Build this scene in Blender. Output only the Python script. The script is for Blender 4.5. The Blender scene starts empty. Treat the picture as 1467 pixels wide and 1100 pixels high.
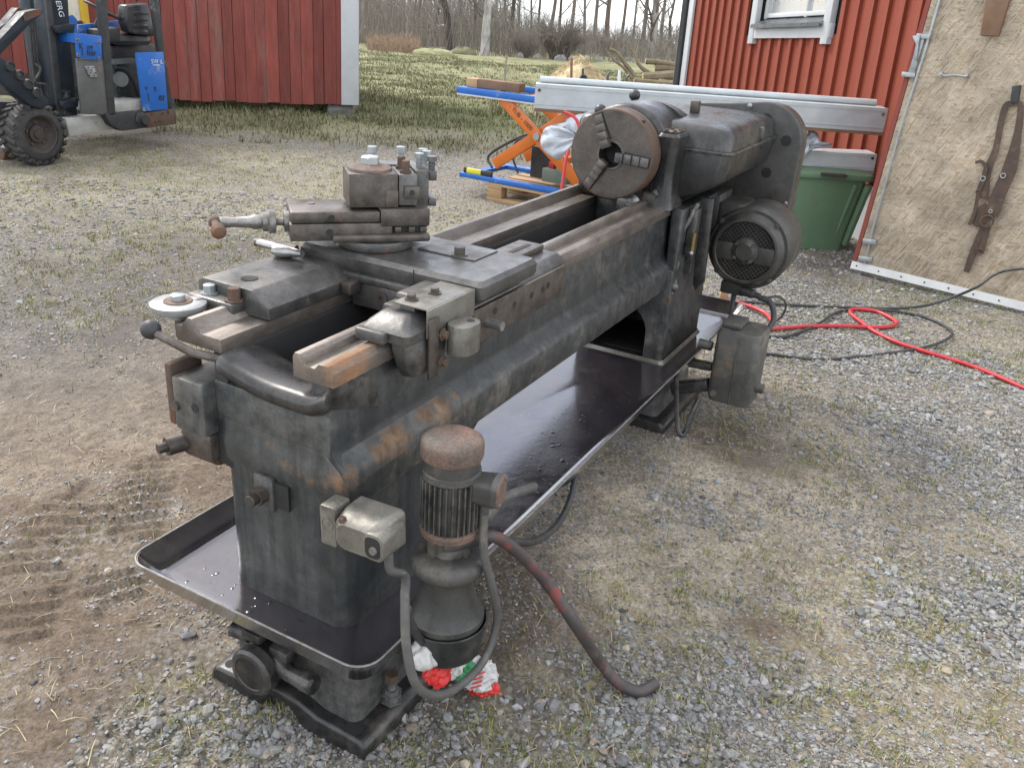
import bpy, bmesh, math, random
import numpy as np
from mathutils import Vector, Matrix
random.seed(7); RNG = np.random.default_rng(7)
sc = bpy.context.scene
# ---------------------------------------------------------------- camera
F_PX, YAW, PITCH, ROLL = 1256.34, 0.4786, 0.4193, 0.0669
CAM = np.array([-1.2424, -1.0445, 1.65])
_cy, _sy = math.cos(YAW), math.sin(YAW)
FW = np.array([_cy*math.cos(PITCH), _sy*math.cos(PITCH), -math.sin(PITCH)])
_r = np.array([_sy, -_cy, 0.]); _u = np.cross(_r, FW)
RT = math.cos(ROLL)*_r + math.sin(ROLL)*_u
UP = -math.sin(ROLL)*_r + math.cos(ROLL)*_u
cam = bpy.data.cameras.new('camera'); co = bpy.data.objects.new('camera', cam); sc.collection.objects.link(co)
cam.sensor_fit = 'HORIZONTAL'; cam.sensor_width = 36; cam.lens = 36*F_PX/1467; cam.clip_start = .05; cam.clip_end = 600
co.matrix_world = Matrix(((RT[0], UP[0], -FW[0], CAM[0]), (RT[1], UP[1], -FW[1], CAM[1]), (RT[2], UP[2], -FW[2], CAM[2]), (0, 0, 0, 1)))
sc.camera = co
# ---------------------------------------------------------------- sky and sun (bright overcast)
SUN_EL, SUN_AZ = math.radians(46), math.radians(74)      # azimuth of the sun, from +x towards +y
wd = bpy.data.worlds.new('World'); sc.world = wd; wd.use_nodes = True
nt = wd.node_tree; nt.nodes.clear()
N = nt.nodes.new; L = nt.links.new
out = N('ShaderNodeOutputWorld'); bg = N('ShaderNodeBackground'); sky = N('ShaderNodeTexSky')
sky.sky_type = 'NISHITA'; sky.sun_disc = False; sky.sun_elevation = SUN_EL; sky.sun_rotation = math.pi/2 - SUN_AZ
sky.air_density = 1.0; sky.dust_density = 2.5; sky.ozone_density = 1.0
tc = N('ShaderNodeTexCoord'); sep = N('ShaderNodeSeparateXYZ'); mx = N('ShaderNodeMath'); mx.operation = 'MAXIMUM'; mx.inputs[1].default_value = 0.0
ad = N('ShaderNodeMath'); ad.operation = 'ADD'; ad.inputs[1].default_value = 0.10; cb = N('ShaderNodeCombineXYZ')
L(tc.outputs['Generated'], sep.inputs[0]); L(sep.outputs['Z'], mx.inputs[0]); L(mx.outputs[0], ad.inputs[0])
L(sep.outputs['X'], cb.inputs[0]); L(sep.outputs['Y'], cb.inputs[1]); L(ad.outputs[0], cb.inputs[2]); L(cb.outputs[0], sky.inputs[0])
nz = N('ShaderNodeTexNoise'); nz.inputs['Scale'].default_value = 3.0; nz.inputs['Detail'].default_value = 7; L(cb.outputs[0], nz.inputs['Vector'])
cr = N('ShaderNodeValToRGB'); cr.color_ramp.elements[0].position = .34; cr.color_ramp.elements[1].position = .66; L(nz.outputs['Fac'], cr.inputs[0])
mixc = N('ShaderNodeMix'); mixc.data_type = 'RGBA'; L(cr.outputs[0], mixc.inputs[0]); L(sky.outputs[0], mixc.inputs[6]); mixc.inputs[7].default_value = (10.9, 10.9, 10.9, 1)
L(mixc.outputs[2], bg.inputs[0]); bg.inputs[1].default_value = 0.12; L(bg.outputs[0], out.inputs[0])
sl = bpy.data.lights.new('sun', 'SUN'); sl.energy = 1.35; sl.angle = math.radians(12); sl.color = (1, .96, .9)
so = bpy.data.objects.new('sun', sl); sc.collection.objects.link(so)
sd = Vector((math.cos(SUN_EL)*math.cos(SUN_AZ), math.cos(SUN_EL)*math.sin(SUN_AZ), math.sin(SUN_EL)))
so.rotation_euler = sd.to_track_quat('Z', 'Y').to_euler(); so.location = (0, 0, 12)
vs = sc.view_settings; vs.view_transform = 'Standard'; vs.look = 'None'; vs.exposure = 1.28; vs.gamma = 1
# ---------------------------------------------------------------- pixel -> place helpers (photo pixels, 1467 wide)
def ray(x, y): return FW + RT*(x-733.5)/F_PX - UP*(y-550)/F_PX
def onz(x, y, z=0.): d = ray(x, y); return CAM + d*((z-CAM[2])/d[2])
def onx(x, y, X): d = ray(x, y); return CAM + d*((X-CAM[0])/d[0])
def ony(x, y, Y): d = ray(x, y); return CAM + d*((Y-CAM[1])/d[1])
def atd(x, y, D): return CAM + ray(x, y)*D
HF = np.array([_cy, _sy, 0.]); HR = np.array([_sy, -_cy, 0.])
GRAV = np.array([.053, .028, 1.]); GRAV /= np.linalg.norm(GRAV)          # the yard slopes a little: plumb line of the buildings
def nunit(v): v = np.asarray(v, float); return v/np.linalg.norm(v)
class Plane:
    """a vertical face: origin, direction along, up; depth is measured away from the camera"""
    def __init__(s, O, e1, e2=(0, 0, 1)):
        s.O = np.asarray(O, float); s.e1 = nunit(e1); s.e2 = nunit(e2); s.n = nunit(np.cross(s.e1, s.e2))
        if s.n @ (s.O-CAM) < 0: s.n = -s.n
    def pt(s, x, y, off=0.):
        d = ray(x, y); return CAM + d*(((s.O+s.n*off-CAM) @ s.n)/(d @ s.n))
    def uv(s, x, y, off=0.):
        p = s.pt(x, y, off)-s.O; return p @ s.e1, p @ s.e2
    def at(s, a, b, off=0.): return s.O + s.e1*a + s.e2*b + s.n*off
def terr(a, b):
    """yard height at forward distance a, right offset b (before fine relief)"""
    a = np.asarray(a, float); t = np.clip((a-12.)/28., 0, 3)
    return -1.0*t*np.clip((a-12.)/6., 0, 1)
def ong(x, y):
    d = ray(x, y); t = 5.
    for _ in range(60):
        P = CAM+d*t; a = (P-CAM) @ HF; z = float(terr(a, 0)); t = t + ((z-P[2])/d[2])*.5
    return CAM+d*t
# ---------------------------------------------------------------- materials
MATS = {}
def lin(c):
    return tuple(((v/255.)/12.92 if v/255. <= .04045 else ((v/255.+.055)/1.055)**2.4) for v in c)
def mat(name, c1, c2=None, scale=6., rough=.6, metal=0., bump=.2, bscale=60., rust=0., rustc=((.20, .085, .035), (.10, .045, .022)), rscale=9., dirt=0., dirtc=(.05, .045, .04), stretch=(1, 1, 1), rvar=.15, spec=.5, attr=None, coat=0., band=None, obj=False, rand=0., mott=0., mscale=30., bstr=.17, edge=0., speck=0., streak=0.):
    if name in MATS: return MATS[name]
    m = bpy.data.materials.new(name); m.use_nodes = True; t = m.node_tree; b = t.nodes['Principled BSDF']
    n = t.nodes.new; l = t.links.new
    if obj: g = n('ShaderNodeTexCoord').outputs['Object']
    else: g = n('ShaderNodeNewGeometry').outputs['Position']
    mp = n('ShaderNodeMapping'); mp.inputs['Scale'].default_value = stretch; l(g, mp.inputs[0]); V = mp.outputs[0]
    def noise(s, d=6, r=.6):
        q = n('ShaderNodeTexNoise'); q.inputs['Scale'].default_value = s; q.inputs['Detail'].default_value = d; q.inputs['Roughness'].default_value = r; l(V, q.inputs['Vector']); return q.outputs['Fac']
    def ramp(f, a, bb):
        q = n('ShaderNodeMapRange'); q.inputs[1].default_value = a; q.inputs[2].default_value = bb; l(f, q.inputs[0]); return q.outputs[0]
    def mix(f, a, bb):
        q = n('ShaderNodeMix'); q.data_type = 'RGBA'
        for i, v in ((0, f), (6, a), (7, bb)):
            if isinstance(v, (tuple, list)): q.inputs[i].default_value = (*v[:3], 1)
            elif isinstance(v, (int, float)): q.inputs[i].default_value = v
            else: l(v, q.inputs[i])
        return q.outputs[2]
    c2 = c2 or tuple(v*.7 for v in c1)
    if attr:
        q = n('ShaderNodeAttribute'); q.attribute_name = attr; col = q.outputs['Color']
        sp = noise(scale); mm = n('ShaderNodeMix'); mm.data_type = 'RGBA'; mm.blend_type = 'MULTIPLY'; mm.inputs[0].default_value = 1; l(col, mm.inputs[6]); l(ramp(sp, -.3, 1.), mm.inputs[7]); col = mm.outputs[2]
    else:
        col = mix(ramp(noise(scale), .32, .68), c1, c2)
    rn = noise(scale*2.3)
    rg = n('ShaderNodeMapRange'); rg.inputs[3].default_value = max(.03, rough-rvar); rg.inputs[4].default_value = min(1, rough+rvar); rg.inputs[1].default_value = .3; rg.inputs[2].default_value = .7; l(rn, rg.inputs[0]); rgh = rg.outputs[0]
    met = metal
    if dirt > 0:
        f = ramp(noise(scale*.6, 8, .7), .62-dirt*.35, .72-dirt*.2); col = mix(f, col, dirtc)
    if rust > 0:
        f0 = noise(rscale, 9, .72); f = ramp(f0, .66-rust*.3, .74-rust*.24)
        if band:
            sx = n('ShaderNodeSeparateXYZ'); l(g, sx.inputs[0])
            fb = None
            for ax, c, wdt in band:
                s1 = n('ShaderNodeMath'); s1.operation = 'SUBTRACT'; l(sx.outputs[ax], s1.inputs[0]); s1.inputs[1].default_value = c
                s2 = n('ShaderNodeMath'); s2.operation = 'ABSOLUTE'; l(s1.outputs[0], s2.inputs[0])
                s3 = n('ShaderNodeMapRange'); l(s2.outputs[0], s3.inputs[0]); s3.inputs[1].default_value = wdt; s3.inputs[2].default_value = wdt*.3; s3.inputs[3].default_value = 0; s3.inputs[4].default_value = 1
                if fb is None: fb = s3.outputs[0]
                else:
                    s4 = n('ShaderNodeMath'); s4.operation = 'MULTIPLY'; l(fb, s4.inputs[0]); l(s3.outputs[0], s4.inputs[1]); fb = s4.outputs[0]
            a2 = n('ShaderNodeMath'); a2.operation = 'MULTIPLY_ADD'; l(fb, a2.inputs[0]); a2.inputs[1].default_value = bstr; l(f0, a2.inputs[2])
            f = ramp(a2.outputs[0], .66-rust*.3, .78-rust*.24)
        rc = mix(ramp(noise(rscale*4), .35, .65), rustc[0], rustc[1]); col = mix(f, col, rc)
        mr = n('ShaderNodeMapRange'); l(f, mr.inputs[0]); mr.inputs[3].default_value = metal; mr.inputs[4].default_value = 0; met = mr.outputs[0]
        rr = n('ShaderNodeMix'); l(f, rr.inputs[0]); l(rgh, rr.inputs[2]); rr.inputs[3].default_value = .85; rgh = rr.outputs[0]
    if rand:
        oi = n('ShaderNodeObjectInfo'); rv = n('ShaderNodeMapRange'); rv.inputs[3].default_value = 1-rand; rv.inputs[4].default_value = 1+rand; l(oi.outputs['Random'], rv.inputs[0])
        mm = n('ShaderNodeMix'); mm.data_type = 'RGBA'; mm.blend_type = 'MULTIPLY'; mm.inputs[0].default_value = 1; l(col, mm.inputs[6]); l(rv.outputs[0], mm.inputs[7]); col = mm.outputs[2]
    if streak:
        mp3 = n('ShaderNodeMapping'); mp3.inputs['Scale'].default_value = (34, 34, 1.6); l(g, mp3.inputs[0]); q3 = n('ShaderNodeTexNoise'); q3.inputs['Scale'].default_value = 1; q3.inputs['Detail'].default_value = 5; q3.inputs['Distortion'].default_value = .6; l(mp3.outputs[0], q3.inputs['Vector'])
        mm = n('ShaderNodeMix'); mm.data_type = 'RGBA'; mm.blend_type = 'MULTIPLY'; mm.inputs[0].default_value = 1; l(col, mm.inputs[6]); m2 = n('ShaderNodeMapRange'); m2.inputs[1].default_value = .42; m2.inputs[2].default_value = .62; m2.inputs[3].default_value = 1.1; m2.inputs[4].default_value = 1-streak; l(q3.outputs['Fac'], m2.inputs[0]); l(m2.outputs[0], mm.inputs[7]); col = mm.outputs[2]
    if speck:
        mm = n('ShaderNodeMix'); mm.data_type = 'RGBA'; mm.blend_type = 'MULTIPLY'; mm.inputs[0].default_value = 1; l(col, mm.inputs[6])
        m1 = ramp(noise(170, 4, .7), .33, .67); m2 = n('ShaderNodeMapRange'); m2.inputs[3].default_value = 1-speck; m2.inputs[4].default_value = 1+speck*1.1; l(m1, m2.inputs[0]); l(m2.outputs[0], mm.inputs[7]); col = mm.outputs[2]
    if edge:
        pt_ = n('ShaderNodeNewGeometry').outputs['Pointiness']; e1_ = ramp(pt_, .52, .60); e2_ = ramp(noise(25, 6, .7), .38, .58)
        e3_ = n('ShaderNodeMath'); e3_.operation = 'MULTIPLY'; l(e1_, e3_.inputs[0]); l(e2_, e3_.inputs[1]); e4_ = n('ShaderNodeMath'); e4_.operation = 'MULTIPLY'; l(e3_.outputs[0], e4_.inputs[0]); e4_.inputs[1].default_value = edge
        col = mix(e4_.outputs[0], col, (.30, .28, .255))
    if mott:
        mm = n('ShaderNodeMix'); mm.data_type = 'RGBA'; mm.blend_type = 'MULTIPLY'; mm.inputs[0].default_value = 1; l(col, mm.inputs[6])
        m1 = ramp(noise(mscale, 10, .8), .30, .70); m2 = n('ShaderNodeMapRange'); m2.inputs[3].default_value = 1-mott; m2.inputs[4].default_value = 1+mott; l(m1, m2.inputs[0]); l(m2.outputs[0], mm.inputs[7]); col = mm.outputs[2]
    l(col, b.inputs['Base Color']); l(rgh, b.inputs['Roughness'])
    if isinstance(met, (int, float)): b.inputs['Metallic'].default_value = met
    else: l(met, b.inputs['Metallic'])
    b.inputs['Specular IOR Level'].default_value = spec
    if coat: b.inputs['Coat Weight'].default_value = coat; b.inputs['Coat Roughness'].default_value = .12
    if bump > 0:
        bp = n('ShaderNodeBump'); bp.inputs['Strength'].default_value = bump; bp.inputs['Distance'].default_value = .004; l(noise(bscale, 8, .65), bp.inputs['Height']); l(bp.outputs[0], b.inputs['Normal'])
    MATS[name] = m; return m
# ---------------------------------------------------------------- mesh builder
class MB:
    def __init__(s): s.v = []; s.f = []
    def add(s, vs, fs):
        k = len(s.v); s.v.extend(tuple(map(float, p)) for p in vs); s.f.extend(tuple(i+k for i in f) for f in fs); return s
    def box(s, c, size, R=None):
        h = [q/2 for q in size]; P = [(x*h[0], y*h[1], z*h[2]) for z in (-1, 1) for y in (-1, 1) for x in (-1, 1)]
        if R is not None: P = [tuple(np.asarray(R) @ np.array(p)) for p in P]
        P = [(p[0]+c[0], p[1]+c[1], p[2]+c[2]) for p in P]
        return s.add(P, [(0, 2, 3, 1), (4, 5, 7, 6), (0, 1, 5, 4), (2, 6, 7, 3), (0, 4, 6, 2), (1, 3, 7, 5)])
    def bb(s, x0, x1, y0, y1, z0, z1): return s.box(((x0+x1)/2, (y0+y1)/2, (z0+z1)/2), (x1-x0, y1-y0, z1-z0))
    def bar(s, p0, p1, w, h, up=(0, 0, 1)):
        p0 = np.asarray(p0, float); p1 = np.asarray(p1, float); d = p1-p0; ln = np.linalg.norm(d); a = d/ln
        b = nunit(np.cross(up, a)); c = np.cross(a, b)
        return s.box((p0+p1)/2, (ln, w, h), np.array([a, b, c]).T)
    def cyl(s, p0, p1, r0, r1=None, n=16, cap=True):
        return s.rev(p0, np.asarray(p1, float)-np.asarray(p0, float), [(0, r0), (1, r0 if r1 is None else r1)], n, cap, rel=True)
    def rev(s, p0, ax, prof, n=24, cap=True, rel=False):
        p0 = np.asarray(p0, float); ax = np.asarray(ax, float); ln = np.linalg.norm(ax); a = ax/ln
        t = np.array([0, 0, 1.]) if abs(a[2]) < .9 else np.array([1., 0, 0]); b = nunit(np.cross(t, a)); c = np.cross(a, b)
        vs = []; fs = []; m = len(prof)
        for (h, r) in prof:
            hh = h*ln if rel else h
            for i in range(n):
                th = 2*math.pi*i/n; vs.append(p0+a*hh+(b*math.cos(th)+c*math.sin(th))*max(r, 1e-5))
        for j in range(m-1):
            for i in range(n):
                k = (i+1) % n; fs.append((j*n+i, j*n+k, (j+1)*n+k, (j+1)*n+i))
        if cap: fs.append(tuple(range(n-1, -1, -1))); fs.append(tuple(range((m-1)*n, m*n)))
        return s.add(vs, fs)
    def tube(s, pts, r, n=8, cap=True, smooth=0):
        P = [np.asarray(p, float) for p in pts]
        if smooth: P = spline(P, smooth)
        m = len(P); R = r if hasattr(r, '__len__') else [r]*m
        if hasattr(r, '__len__') and len(r) != m: R = np.interp(np.linspace(0, 1, m), np.linspace(0, 1, len(r)), r)
        vs = []; fs = []; nb = None
        for i in range(m):
            d = nunit(P[min(i+1, m-1)]-P[max(i-1, 0)]+1e-9)
            if nb is None:
                t = np.array([0, 0, 1.]) if abs(d[2]) < .9 else np.array([1., 0, 0]); nb = nunit(np.cross(t, d))
            else: nb = nunit(nb-d*(nb @ d))
            c = np.cross(d, nb)
            for k in range(n):
                th = 2*math.pi*k/n; vs.append(P[i]+(nb*math.cos(th)+c*math.sin(th))*R[i])
        for j in range(m-1):
            for i in range(n):
                k = (i+1) % n; fs.append((j*n+i, j*n+k, (j+1)*n+k, (j+1)*n+i))
        if cap: fs.append(tuple(range(n-1, -1, -1))); fs.append(tuple(range((m-1)*n, m*n)))
        return s.add(vs, fs)
    def prism(s, poly, O, a, b, ext):
        """polygon in the (a,b) plane at O, extruded by the vector ext"""
        O, a, b, ext = [np.asarray(q, float) for q in (O, a, b, ext)]
        p0 = [O+a*u+b*v for u, v in poly]; n = len(poly); vs = p0+[p+ext for p in p0]
        fs = [tuple(range(n-1, -1, -1)), tuple(range(n, 2*n))]+[(i, (i+1) % n, (i+1) % n+n, i+n) for i in range(n)]
        return s.add(vs, fs)
    def poly3(s, pts, ext):
        pts = [np.asarray(p, float) for p in pts]; n = len(pts); vs = pts+[p+np.asarray(ext) for p in pts]
        return s.add(vs, [tuple(range(n-1, -1, -1)), tuple(range(n, 2*n))]+[(i, (i+1) % n, (i+1) % n+n, i+n) for i in range(n)])
    def px(s, pl, pts, off, th): return s.poly3([pl.pt(x, y, off) for x, y in pts], pl.n*th)
    def loft(s, rings, k=5, cap=True, M=None):
        """rounded rectangles (x0,x1,y0,y1,z,r) joined upwards"""
        vs = []; fs = []; n = 4*(k+1)
        for (x0, x1, y0, y1, z, r) in rings:
            r = min(r, (x1-x0)/2-1e-4, (y1-y0)/2-1e-4)
            for cx, cy, a0 in ((x1-r, y1-r, 0), (x0+r, y1-r, 90), (x0+r, y0+r, 180), (x1-r, y0+r, 270)):
                for i in range(k+1):
                    th = math.radians(a0+90*i/k); p = (cx+r*math.cos(th), cy+r*math.sin(th), z)
                    vs.append(p if M is None else M(p))
        for j in range(len(rings)-1):
            for i in range(n):
                q = (i+1) % n; fs.append((j*n+i, j*n+q, (j+1)*n+q, (j+1)*n+i))
        if cap: fs.append(tuple(range(n-1, -1, -1))); fs.append(tuple(range((len(rings)-1)*n, len(rings)*n)))
        return s.add(vs, fs)
    def bolt(s, p, d, r=.01, h=.012, n=6):
        d = nunit(d); return s.rev(p, d, [(0, r*1.5), (.003, r*1.5), (.003, r), (h, r), (h+.001, r*.9)], n)
    def ball(s, c, r, n=14):
        return s.rev(np.asarray(c)-np.array([0, 0, r]), (0, 0, 1), [(r*(1-math.cos(math.pi*i/10)), r*math.sin(math.pi*i/10)) for i in range(11)], n)
    def build(s, name, m, parent=None, bev=0., seg=2, ang=35, smooth=True, bevang=30):
        base = np.array(parent_loc(parent))
        me = bpy.data.meshes.new(name); v = np.array(s.v)-base; me.from_pydata(v.tolist(), [], s.f)
        bm = bmesh.new(); bm.from_mesh(me); bmesh.ops.recalc_face_normals(bm, faces=bm.faces)
        if bev > 0:
            es = [e for e in bm.edges if len(e.link_faces) == 2 and e.calc_face_angle(0) > math.radians(bevang)]
            bmesh.ops.bevel(bm, geom=es, offset=bev, segments=seg, affect='EDGES', profile=.5, clamp_overlap=True)
        bm.to_mesh(me); bm.free()
        if smooth:
            me.polygons.foreach_set('use_smooth', [True]*len(me.polygons)); me.set_sharp_from_angle(angle=math.radians(ang))
        me.materials.append(m); o = bpy.data.objects.new(name, me); sc.collection.objects.link(o)
        if parent is not None: o.parent = parent
        return o
def parent_loc(p):
    l = np.zeros(3)
    while p is not None: l = l+np.array(p.location); p = p.parent
    return l
def spline(P, k):
    P = [np.asarray(p, float) for p in P]; Q = [2*P[0]-P[1]]+P+[2*P[-1]-P[-2]]; o = []
    for i in range(1, len(Q)-2):
        for j in range(k):
            t = j/k; a, b, c, d = Q[i-1:i+3]
            o.append(.5*((2*b)+(c-a)*t+(2*a-5*b+4*c-d)*t*t+(3*b-a-3*c+d)*t**3))
    return o+[P[-1]]
def tag(o, label, cat, group=None, kind=None):
    if label: o['label'] = label
    if cat: o['category'] = cat
    if group: o['group'] = group
    if kind: o['kind'] = kind
    return o
def thing(name, label, cat, loc, group=None):
    o = bpy.data.objects.new(name, None); sc.collection.objects.link(o); o.location = tuple(map(float, loc)); o.empty_display_size = .1
    return tag(o, label, cat, group)
def text(name, s, size, O, a, b, m, parent, ext=.0008, bold=False):
    cu = bpy.data.curves.new('t', 'FONT'); cu.body = s; cu.size = size; cu.extrude = ext; cu.resolution_u = 3
    if bold: cu.offset = size*.018
    ob = bpy.data.objects.new('t', cu); sc.collection.objects.link(ob)
    me = bpy.data.meshes.new_from_object(ob.evaluated_get(bpy.context.evaluated_depsgraph_get())); bpy.data.objects.remove(ob)
    a = nunit(a); b = nunit(b); c = np.cross(a, b); base = parent_loc(parent)
    for v in me.vertices:
        p = np.asarray(O)+a*v.co.x+b*v.co.y+c*v.co.z-base; v.co = p
    me.materials.clear(); me.materials.append(m); me.name = name
    o = bpy.data.objects.new(name, me); sc.collection.objects.link(o); o.parent = parent; return o
# value noise in numpy
def vnoise(x, y, seed=0):
    xi = np.floor(x).astype(np.int64); yi = np.floor(y).astype(np.int64); xf = x-xi; yf = y-yi
    def h(a, b):
        n = (a*374761393+b*668265263+seed*1442695041) & 0xffffffff
        n = ((n ^ (n >> 13))*1274126177) & 0xffffffff; return ((n ^ (n >> 16)) & 0xffff)/65535.
    u = xf*xf*(3-2*xf); v = yf*yf*(3-2*yf)
    return (h(xi, yi)*(1-u)+h(xi+1, yi)*u)*(1-v)+(h(xi, yi+1)*(1-u)+h(xi+1, yi+1)*u)*v
def fbm(x, y, s, o=4, seed=0):
    t = 0; a = .5; n = 0
    for i in range(o): t = t+a*vnoise(x*s, y*s, seed+i*17); n += a; a *= .5; s *= 2.03
    return t/n
# ================================================================ GROUND
def ab(P): P = np.asarray(P)-CAM; return P @ HF, P @ HR
def blobs(lst):
    o = []
    for x, y, r, s in lst: q = ab(ong(x, y)); o.append((q[0], q[1], r, s))
    return o
def field_of(a, b, bl, wob):
    t = np.zeros_like(a)
    for (ca, cb_, r, s) in bl:
        d = np.hypot(a-ca, b-cb_)/r + wob*.9
        t = np.maximum(t, s*np.clip(1.25-d, 0, 1))
    return t
B_MUD = blobs([(60, 640, 1.0, 1), (120, 740, .9, 1), (250, 640, .7, 1), (80, 860, .7, 1), (130, 960, .45, .9), (20, 1050, .45, 1), (180, 575, .5, .8), (0, 590, .6, .8), (290, 700, .5, 1), (1090, 910, .16, .9), (700, 950, .22, .7), (1300, 700, .25, .4), (820, 860, .3, .55), (1010, 640, .35, .8)])
B_GRAV = blobs([(1300, 520, .9, 1), (1430, 660, .6, 1), (1180, 480, .8, .9), (1180, 430, 1.2, .9), (1450, 860, .4, 1), (1330, 900, .25, .9), (1100, 1000, .28, .9), (940, 1010, .25, .8), (980, 1080, .25, .9), (250, 1040, .3, 1), (340, 1050, .3, .9), (230, 960, .2, .8), (600, 1060, .3, .8), (420, 1090, .25, .9), (780, 1040, .25, .7), (1240, 470, .7, .9), (1010, 740, .2, .5), (870, 970, .2, .8),
    (600, 190, 2.2, .9), (700, 220, 1.6, .9), (350, 190, 1.6, .7), (300, 300, 1.2, .5), (150, 420, .7, .35), (60, 470, .7, .3), (500, 230, 1., .6), (1200, 380, 1., .9), (1420, 560, .5, .9), (1330, 610, .6, .9)])
B_GRASS = blobs([(1100, 850, .4, .5), (1250, 860, .35, .55), (1350, 760, .4, .5), (950, 930, .3, .6), (1400, 500, .5, .5), (1120, 620, .4, .45), (880, 1060, .3, .6), (200, 380, 1., .5), (420, 300, 1., .6), (180, 240, 1.6, .8), (350, 240, 1.2, .7), (560, 300, .9, .6), (250, 330, 1., .7), (60, 300, .9, .6), (480, 270, .8, .7), (400, 350, .7, .5), (640, 330, .7, .6), (1230, 1020, .3, .8), (1060, 940, .25, .6), (1180, 960, .2, .6), (1300, 950, .2, .6), (280, 1000, .2, .6), (330, 1080, .25, .6), (700, 1090, .3, .5), (1180, 660, .3, .4), (1360, 450, .5, .5), (1300, 430, .4, .6), (1150, 570, .3, .4), (1000, 860, .2, .4), (1400, 1000, .2, .6), (330, 150, 1., 1), (450, 160, 1., 1), (560, 160, 1.6, 1), (640, 175, 1.4, .9), (260, 160, .8, 1), (700, 160, 1.5, 1), (1340, 395, .3, .8)])
B_WET = blobs([(40, 430, 1.6, 1), (130, 440, 1.4, 1), (250, 390, 1.3, .9), (60, 350, 1.2, .7), (30, 520, .6, .8), (180, 400, .9, .8), (1060, 640, .3, .9), (1190, 385, .7, .8), (1300, 400, .5, .8), (560, 900, .4, .7), (520, 165, .5, .9)])
B_SAND = blobs([(1050, 740, .55, 1), (1150, 690, .5, .9), (930, 790, .4, .8), (1130, 800, .35, .8), (1220, 770, .4, .7), (1020, 700, .4, .9), (1250, 640, .5, .6), (150, 600, .5, .4), (40, 570, .7, .4)])
B_GREEN = blobs([(570, 150, 1.3, 1), (640, 160, 1., .8), (320, 145, .8, .9), (450, 155, .8, .9), (1400, 440, .3, .8), (1310, 410, .35, .8), (1150, 445, .3, .6), (700, 170, 1.2, .7)])
TRACKS = [([(235, 655), (215, 690), (200, 740), (180, 800), (160, 860)], .10, .060, .018), ([(130, 715), (95, 750), (60, 800), (25, 870), (0, 930)], .13, .066, .017), ([(120, 1020), (230, 1075), (330, 1110)], .07, .05, .010)]
TRK = []
for pts, hw, sp, amp in TRACKS:
    P = spline([np.array([*ab(onz(*q)), 0]) for q in pts], 8); TRK.append((np.array(P)[:, :2], hw, sp, amp))
def masks(a, b):
    w = (fbm(a, b, 1.6, 4, 3)-.5)*1.5+(fbm(a, b, 9, 3, 5)-.5)*.8
    w2 = (fbm(a, b, 2.3, 4, 13)-.5)*1.6+(fbm(a, b, 11, 3, 15)-.5)*1.0
    mud = field_of(a, b, B_MUD, w); gr = field_of(a, b, B_GRAV, w2); gs = field_of(a, b, B_GRASS, w2*1.2); wet = field_of(a, b, B_WET, w); sand = field_of(a, b, B_SAND, w2); gn = field_of(a, b, B_GREEN, w)
    ff = np.clip((a-9.5+w*1.5)/2.5, 0, 1)*np.clip((17-np.abs(b+3-(-3)))/2, 0, 1)     # the meadow behind the yard
    ff = np.maximum(ff, np.clip((a-13)/2, 0, 1))
    gs = np.maximum(gs, ff); gr = np.maximum(gr, .45*np.clip((a-4.2)/1.5, 0, 1))*(1-mud*.7)*(1-ff)
    return mud, gr, gs, wet, sand, gn, ff
def gheight(a, b, detail=True):
    z = terr(a, b)
    mud, gr, gs, wet, sand, gn, ff = masks(a, b)
    near = np.clip(1-(a-8)/6, 0, 1)
    z = z+(fbm(a, b, 1.1, 3, 21)-.5)*.03*near+(fbm(a, b, 7, 4, 23)-.5)*.018*near+mud*(fbm(a, b, 28, 3, 27)-.5)*.014
    z = z+ff*((fbm(a, b, 1.3, 5, 31)-.45)*.15+(fbm(a, b, .25, 2, 33)-.5)*.5*np.clip((a-14)/6, 0, 1))
    for P, hw, sp, amp in TRK:
        best = np.full(a.shape, 9.); S = np.zeros_like(a); T = np.zeros_like(a); s0 = 0
        sel = (a > P[:, 0].min()-.3) & (a < P[:, 0].max()+.3) & (b > P[:, 1].min()-.3) & (b < P[:, 1].max()+.3)
        if not sel.any(): continue
        aa, bb_ = a[sel], b[sel]; bs = np.full(aa.shape, 9.); SS = np.zeros_like(aa); TT = np.zeros_like(aa)
        for i in range(len(P)-1):
            d = P[i+1]-P[i]; ln = np.hypot(*d); d = d/ln; ex = aa-P[i, 0]; ey = bb_-P[i, 1]
            t = np.clip(ex*d[0]+ey*d[1], 0, ln); dd = np.hypot(ex-d[0]*t, ey-d[1]*t); side = ex*d[1]-ey*d[0]
            m = dd < bs; bs = np.where(m, dd, bs); SS = np.where(m, s0+t, SS); TT = np.where(m, side, TT); s0 += ln
        ph = SS/sp+TT/hw*.35+(fbm(aa, bb_, 5, 2, 41)-.5)*.7
        fr = ph-np.floor(ph); bar = np.clip((fr-.30)*3, 0, 1)*np.clip((.92-fr)*14, 0, 1)
        win = np.clip((hw-bs)/.02, 0, 1)*np.clip((fbm(aa, bb_, 5, 2, 43)-.22)*6, 0, 1)
        rim = np.exp(-((bs-hw-.02)/.02)**2)*.22
        z[sel] = z[sel]+amp*(bar-.5)*win+rim*amp
    # a little hollow where the machine stands, so that the feet sit on firm ground
    return z
def lines(spec):
    o = []
    for lo, hi, st in spec: o += list(np.arange(lo, hi-1e-6, st))
    return np.array(o+[spec[-1][1]])
def geo(lo, hi, st, g):
    o = [lo]
    while o[-1] < hi: o.append(o[-1]+st); st *= g
    return o[1:]
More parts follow.
